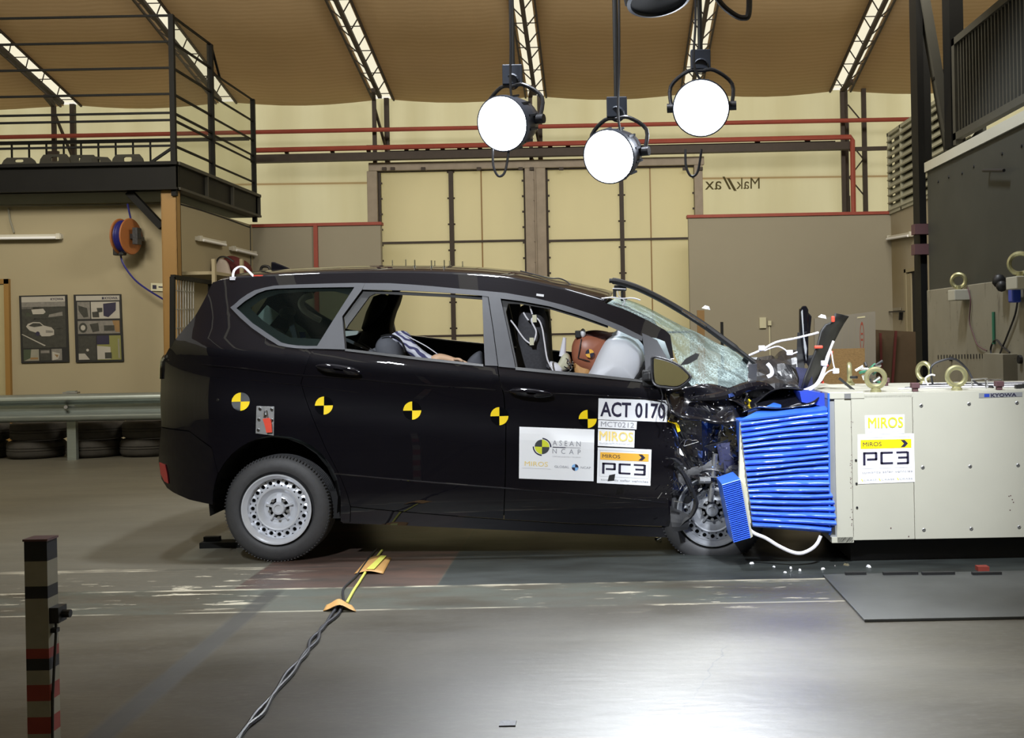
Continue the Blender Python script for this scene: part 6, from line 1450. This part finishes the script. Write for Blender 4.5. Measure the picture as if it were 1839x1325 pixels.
# airbag
ab = soft('airbag', [(1052, 682), (1062, 660), (1078, 626), (1092, 607), (1110, 602), (1132, 606), (1150, 622), (1158, 642), (1157, 662), (1148, 684), (1136, 700), (1060, 700)], .42, .26, 'airbag', car, label='inflated white driver airbag', e=.45)
soft('side_airbag', [(1162, 602), (1178, 606), (1194, 614), (1203, 630), (1208, 648), (1200, 664), (1164, 664)], .5, .12, 'airbag', car)
soft('airbag_far_lobe', [(1085, 615), (1098, 600), (1118, 590), (1140, 604), (1156, 622), (1155, 640), (1120, 625)], .62, .2, 'airbag', car)  # second airbag lobe behind the main one
b = MB(); b.bar(P(1136, 690, .2), P(1164, 650, .25), .05, .03); build('pillar_grab_bar', b, 'black', car)
# ================================================================== driver dummy
t = thing('driver_dummy', P(1040, 690, .45), 'orange brown crash test dummy head and neck pressed into the airbag', 'crash test dummy')
hd = soft('head', [(1027, 640), (1027, 622), (1033, 608), (1046, 599), (1062, 597), (1080, 600), (1096, 606), (1098, 625), (1090, 650), (1074, 668), (1055, 668), (1038, 662), (1030, 652)], .45, .105, 'skin', t, e=.55)
soft('scalp', [(1044, 600), (1056, 594), (1075, 593), (1095, 597), (1100, 606), (1090, 618), (1070, 612), (1052, 606)], .47, .10, 'scalp', t)
soft('neck', [(1032, 646), (1048, 648), (1062, 652), (1060, 680), (1058, 720), (1028, 720), (1030, 680)], .45, .075, 'neck', t, e=.4)
soft('torso', [(985, 672), (1010, 664), (1030, 670), (1060, 690), (1075, 760), (960, 760), (970, 700)], .48, .2, 'jeans', t)
soft('neck_bracket', [(1003, 650), (1012, 634), (1022, 636), (1026, 652), (1020, 664), (1006, 668), (994, 665)], .42, .06, 'pad', t)
soft('shoulder_pad', [(983, 650), (1000, 651), (1012, 662), (1005, 676), (988, 674)], .40, .05, 'cable_w', t)
b = MB(); b.tube([P(1014, 606, .4), P(1010, 640, .4)], [.010, .022], 10); build('antenna_cone', b, 'cable_w', t, smooth=True)
b = MB()
for k in range(14):
    random.seed(k); a = P(1022 + random.uniform(-5, 7), 650 + random.uniform(-8, 12), .36); b.tube([a, a + Vector((random.uniform(-.03, .03), 0, random.uniform(-.03, .03)))], .004, 5)
build('wire_bundle', b, 'chrome', t, smooth=True)
# seam lines, marker, ear box
Y0 = .335
b = MB(); b.tube([P(1044, 608, Y0 + .02), P(1041, 625, Y0), P(1038, 643, Y0 + .012), P(1050, 646, Y0), P(1059, 649, Y0 + .01)], .003, 6); build('skin_seam', b, 'black', t, smooth=True)
q = P(1059, 634.5, .325); rr = .026
fc = Face(q + Vector((-rr, 0, rr)), q + Vector((rr, 0, rr)), q + Vector((rr, 0, -rr)), q + Vector((-rr, 0, -rr)), out=(0, -1, 0)); b = MB()
for a0 in (0, 90, 180, 270): fc.sector(b, .5, .5, .5, .5, a0 + 10, a0 + 100, .0, 0 if a0 in (0, 180) else 1)
build('head_target_marker', b, ['orange', 'ink'], t, recalc=False)
b = MB(); b.box(P(1038, 600, .38), (.035, .04, .045)); build('clamp', b, 'black', t, bevel=.005)
b = MB(); b.ball(P(1047, 598, .38), .030, 14, sc=(.6, 1, .95)); build('white_cap', b, 'white', t, smooth=True)
# ================================================================== child seat and child dummy in the rear
t = thing('child_seat', P(700, 650, .6), 'rounded grey child seat behind the rear door window', 'child seat')
soft('seat_shell', [(680, 612), (690, 603), (706, 602), (718, 610), (725, 625), (727, 660), (690, 660), (680, 640), (677, 624)], .58, .16, 'greyfab', t, e=.5)
b = MB(); b.tube(curve([(684, 604), (700, 601), (714, 606), (723, 617), (727, 632)], .44, 5), .006, 6); build('piping', b, 'black', t, smooth=True)
soft('seat_wing', [(668, 628), (676, 624), (690, 630), (696, 648), (668, 640)], .52, .06, 'greyfab', t)
t = thing('child_dummy', P(760, 650, .62), 'child crash test dummy in a white and navy shirt with a pale forearm', 'crash test dummy')
def sleeve_mat():
    n = NT('striped_shirt'); X, Y, Z = n.xyz()
    s = n.math('SINE', n.math('MULTIPLY', n.math('ADD', n.math('ADD', n.math('MULTIPLY', X, .55), n.math('MULTIPLY', Z, .85)), n.math('MULTIPLY', n.noise(6, 2), .10)), 200))
    n.set(Base_Color=n.mix(n.ramp(s, .1, .35), (.72, .73, .82), (.06, .06, .16)), Roughness=.8); n.bump(n.noise(25, 3), .5, .02); return n.m
M['shirt'] = sleeve_mat()
b = MB(); b.tube(curve([(700, 612), (712, 606), (724, 606), (733, 618), (745, 630), (762, 642), (782, 652)], .5, 5), [.02, .022, .025, .03, .034, .036, .04, .04, .04, .042, .044, .044, .044, .044, .042, .042, .04, .04, .04, .038, .038, .038, .036, .036, .036, .034, .034, .034, .034, .034, .034][:31], 12); build('shirt', b, 'shirt', t, smooth=True)
b = MB(); b.tube(curve([(778, 648), (790, 643), (803, 644), (818, 648), (834, 651)], .48, 5), [.030, .032, .033, .033, .032, .030, .028, .026, .025, .024, .023, .022, .022, .02, .02, .019, .018, .017, .016, .014, .008][:21], 12)
for k in range(4): b.tube(catmull([P(826, 648, .46 + k * .017), P(834, 650, .46 + k * .018), P(841, 654, .46 + k * .018)], 4, False), [.0085] * 8 + [.005], 8)
b.tube(catmull([P(816, 645, .45), P(824, 645, .43), P(831, 649, .43)], 4, False), [.009] * 8 + [.005], 8)
build('forearm_and_hand', b, 'childskin', t, smooth=True)
b = MB(); b.tube(curve([(716, 596), (740, 608), (766, 622), (786, 636)], .46, 4), .0035, 6); build('white_wire', b, 'cable_w', t, smooth=True)
soft('knee', [(838, 652), (848, 638), (862, 630), (868, 640), (868, 668), (838, 668)], .6, .08, 'greyfab', t)
# ================================================================== cables and tape on the floor, debris
def floor_curve(pxs, z, n=6): return catmull([PZ(x, y, z) for x, y in pxs], n, False)
for k, (off, lab) in enumerate(((0, 'left strand of the black cables running to the bottom edge'), (1, 'right strand of the black cables running to the bottom edge'))):
    pts = [(612, 1086), (600, 1104), (578, 1128), (563, 1150), (548, 1174), (520, 1208), (492, 1245), (466, 1280), (440, 1308), (415, 1345)]
    sh = [0, 3, -4, 4, -5, 3, -3, 4, -3, 2]; pts = [(x + (sh[i] + 3 if k else -sh[i] - 2), y) for i, (x, y) in enumerate(pts)]
    b = MB(); b.tube(floor_curve(pts, .009), .008, 8); single('floor_cable', b, 'cable_k', lab, 'cable', 'black floor cables', smooth=True)
b = MB(); b.tube(floor_curve([(618, 1084), (616, 1060), (625, 1048), (640, 1034), (650, 1020), (664, 1000), (676, 985)], .007), .006, 8); single('floor_cable', b, 'cable_k', 'thin black cable passing under both tape pieces toward the car', 'cable', 'black floor cables', smooth=True)
b = MB(); b.tube(floor_curve([(623, 1082), (634, 1062), (645, 1045), (658, 1025), (674, 1004), (686, 988)], .009), .007, 8); single('lime_cable', b, 'limecable', 'lime yellow cable running from the tape toward the car', 'cable', smooth=True)
def tape(px4, label, hump=.0):
    cs = [PZ(x, y, .016) for x, y in px4]; rows = []
    for i in range(7):
        v = i / 6; rows.append([(cs[0].lerp(cs[1], u / 10)).lerp(cs[3].lerp(cs[2], u / 10), v) + Vector((0, 0, hump * math.sin(PI * u / 10) ** 3 - .012 * (1 - math.sin(PI * u / 10)))) for u in range(11)])
    b = MB(); b.grid(rows); return single('tape_piece', b, 'cardtape', label, 'tape', 'buff tape holding down cables', smooth=True, solid=.001)
tape(((661, 998), (703, 998), (688, 1026), (636, 1026)), 'long buff tape piece over the cables close to the car', .003)
tape(((586, 1081), (632, 1082), (640, 1093), (580, 1092)), 'short humped buff tape piece where the black cables start', .018)
b = MB(); cs = [PZ(x, y, .021) for x, y in ((684, 998), (694, 998), (672, 1022), (658, 1022))]; b.add(cs, [(0, 1, 2, 3)]); single('lime_tape', b, 'limecable', 'lime strip laid on the long buff tape', 'tape', solid=.0015)
# shadowy rail piece behind the rear wheel
b = MB(); p = PZ(358, 985, 0); q = PZ(420, 983, 0); b.bb((p.x, p.y, 0), (q.x + .5, p.y + .12, .035)); b.box((q.x - .15, p.y + .06, .05), (.1, .04, .03)); single('tow_rail', b, 'blacksteel', 'low black tow rail piece on the floor behind the rear wheel', 'rail')
b = MB(); q = PZ(912, 1300, 0); b.box(q + Vector((0, 0, .002)), (.055, .05, .004)); single('rubber_scrap', b, 'grime', 'small dark scrap on the floor near the bottom edge', 'debris')
random.seed(21)
for i, (px, py, Y, s, lab) in enumerate(((1268, 552, .2, .026, 'white fragment in the air above the torn roof strip'), (1477, 568, .1, .026, 'white fragment in the air left of the bonnet flap'))):
    q = P(px, py, Y); b = MB(); b.add([q + Vector((-s, 0, -.1 * s)), q + Vector((-.2 * s, .3 * s, .5 * s)), q + Vector((.7 * s, 0, .2 * s)), q + Vector((s, .2 * s, -.6 * s)), q + Vector((0, -.3 * s, -.4 * s)), q + Vector((0, .5 * s, -.1 * s))], [(0, 1, 4), (1, 2, 4), (2, 3, 4), (0, 5, 1), (1, 5, 2), (2, 5, 3), (0, 4, 5), (4, 3, 5)])
    single('flying_fragment', b, 'white', lab, 'fragment', 'fragments in the air')
k = 0
ORD = ('leftmost', 'second from left', 'third from left', 'fourth from left', 'fifth from left', 'middle one', 'fifth from right', 'fourth from right', 'third from right', 'second from right', 'rightmost')
SPL = {p: 'tiny bright splinter on the dark track under the car and barrier, ' + o for p, o in zip(sorted((1390, 1420, 1410, 1436, 1478, 1500, 1350, 1180, 1186, 1520, 1560)), ORD)}
for px, py in ((1390, 1018), (1420, 1020), (1410, 1028), (1436, 1024), (1478, 1022), (1500, 1016), (1350, 1012), (1180, 968), (1186, 972), (1520, 1015), (1560, 1018)):
    q = PZ(px, py, 0); b = MB(); s = random.uniform(.008, .02); R = Matrix.Rotation(random.uniform(0, 3), 3, 'Z'); b.box(q + Vector((0, 0, s * .3)), (s * 1.6, s * .8, s * .6), R, taper=.6)
    single('floor_splinter', b, 'chrome' if k % 2 else 'white', SPL[px], 'debris', 'splinters on the track'); k += 1
# shards flying in front of the door
for x0, y0, x1, y1, lab in ((1181, 895, 1189, 884, 'bright slanting splinter flying in front of the door'), (1210, 899, 1226, 902, 'bright flat splinter left of the front wheel'), (1180, 969, 1187, 965, 'pale chip flying below the door sill')):
    b = MB(); b.bar(P(x0, y0, -.14), P(x1, y1, -.14), .012, .004); single('flying_fragment', b, 'chrome', lab, 'fragment', 'fragments in the air')
b = MB(); b.add([P(x, y, -.12) for x, y in ((1094, 853), (1105, 851), (1103, 863), (1091, 864))], [(0, 1, 2, 3)]); single('flying_fragment', b, 'grime', 'dark square fragment in front of the PC3 door sticker', 'fragment', 'fragments in the air', solid=.004)
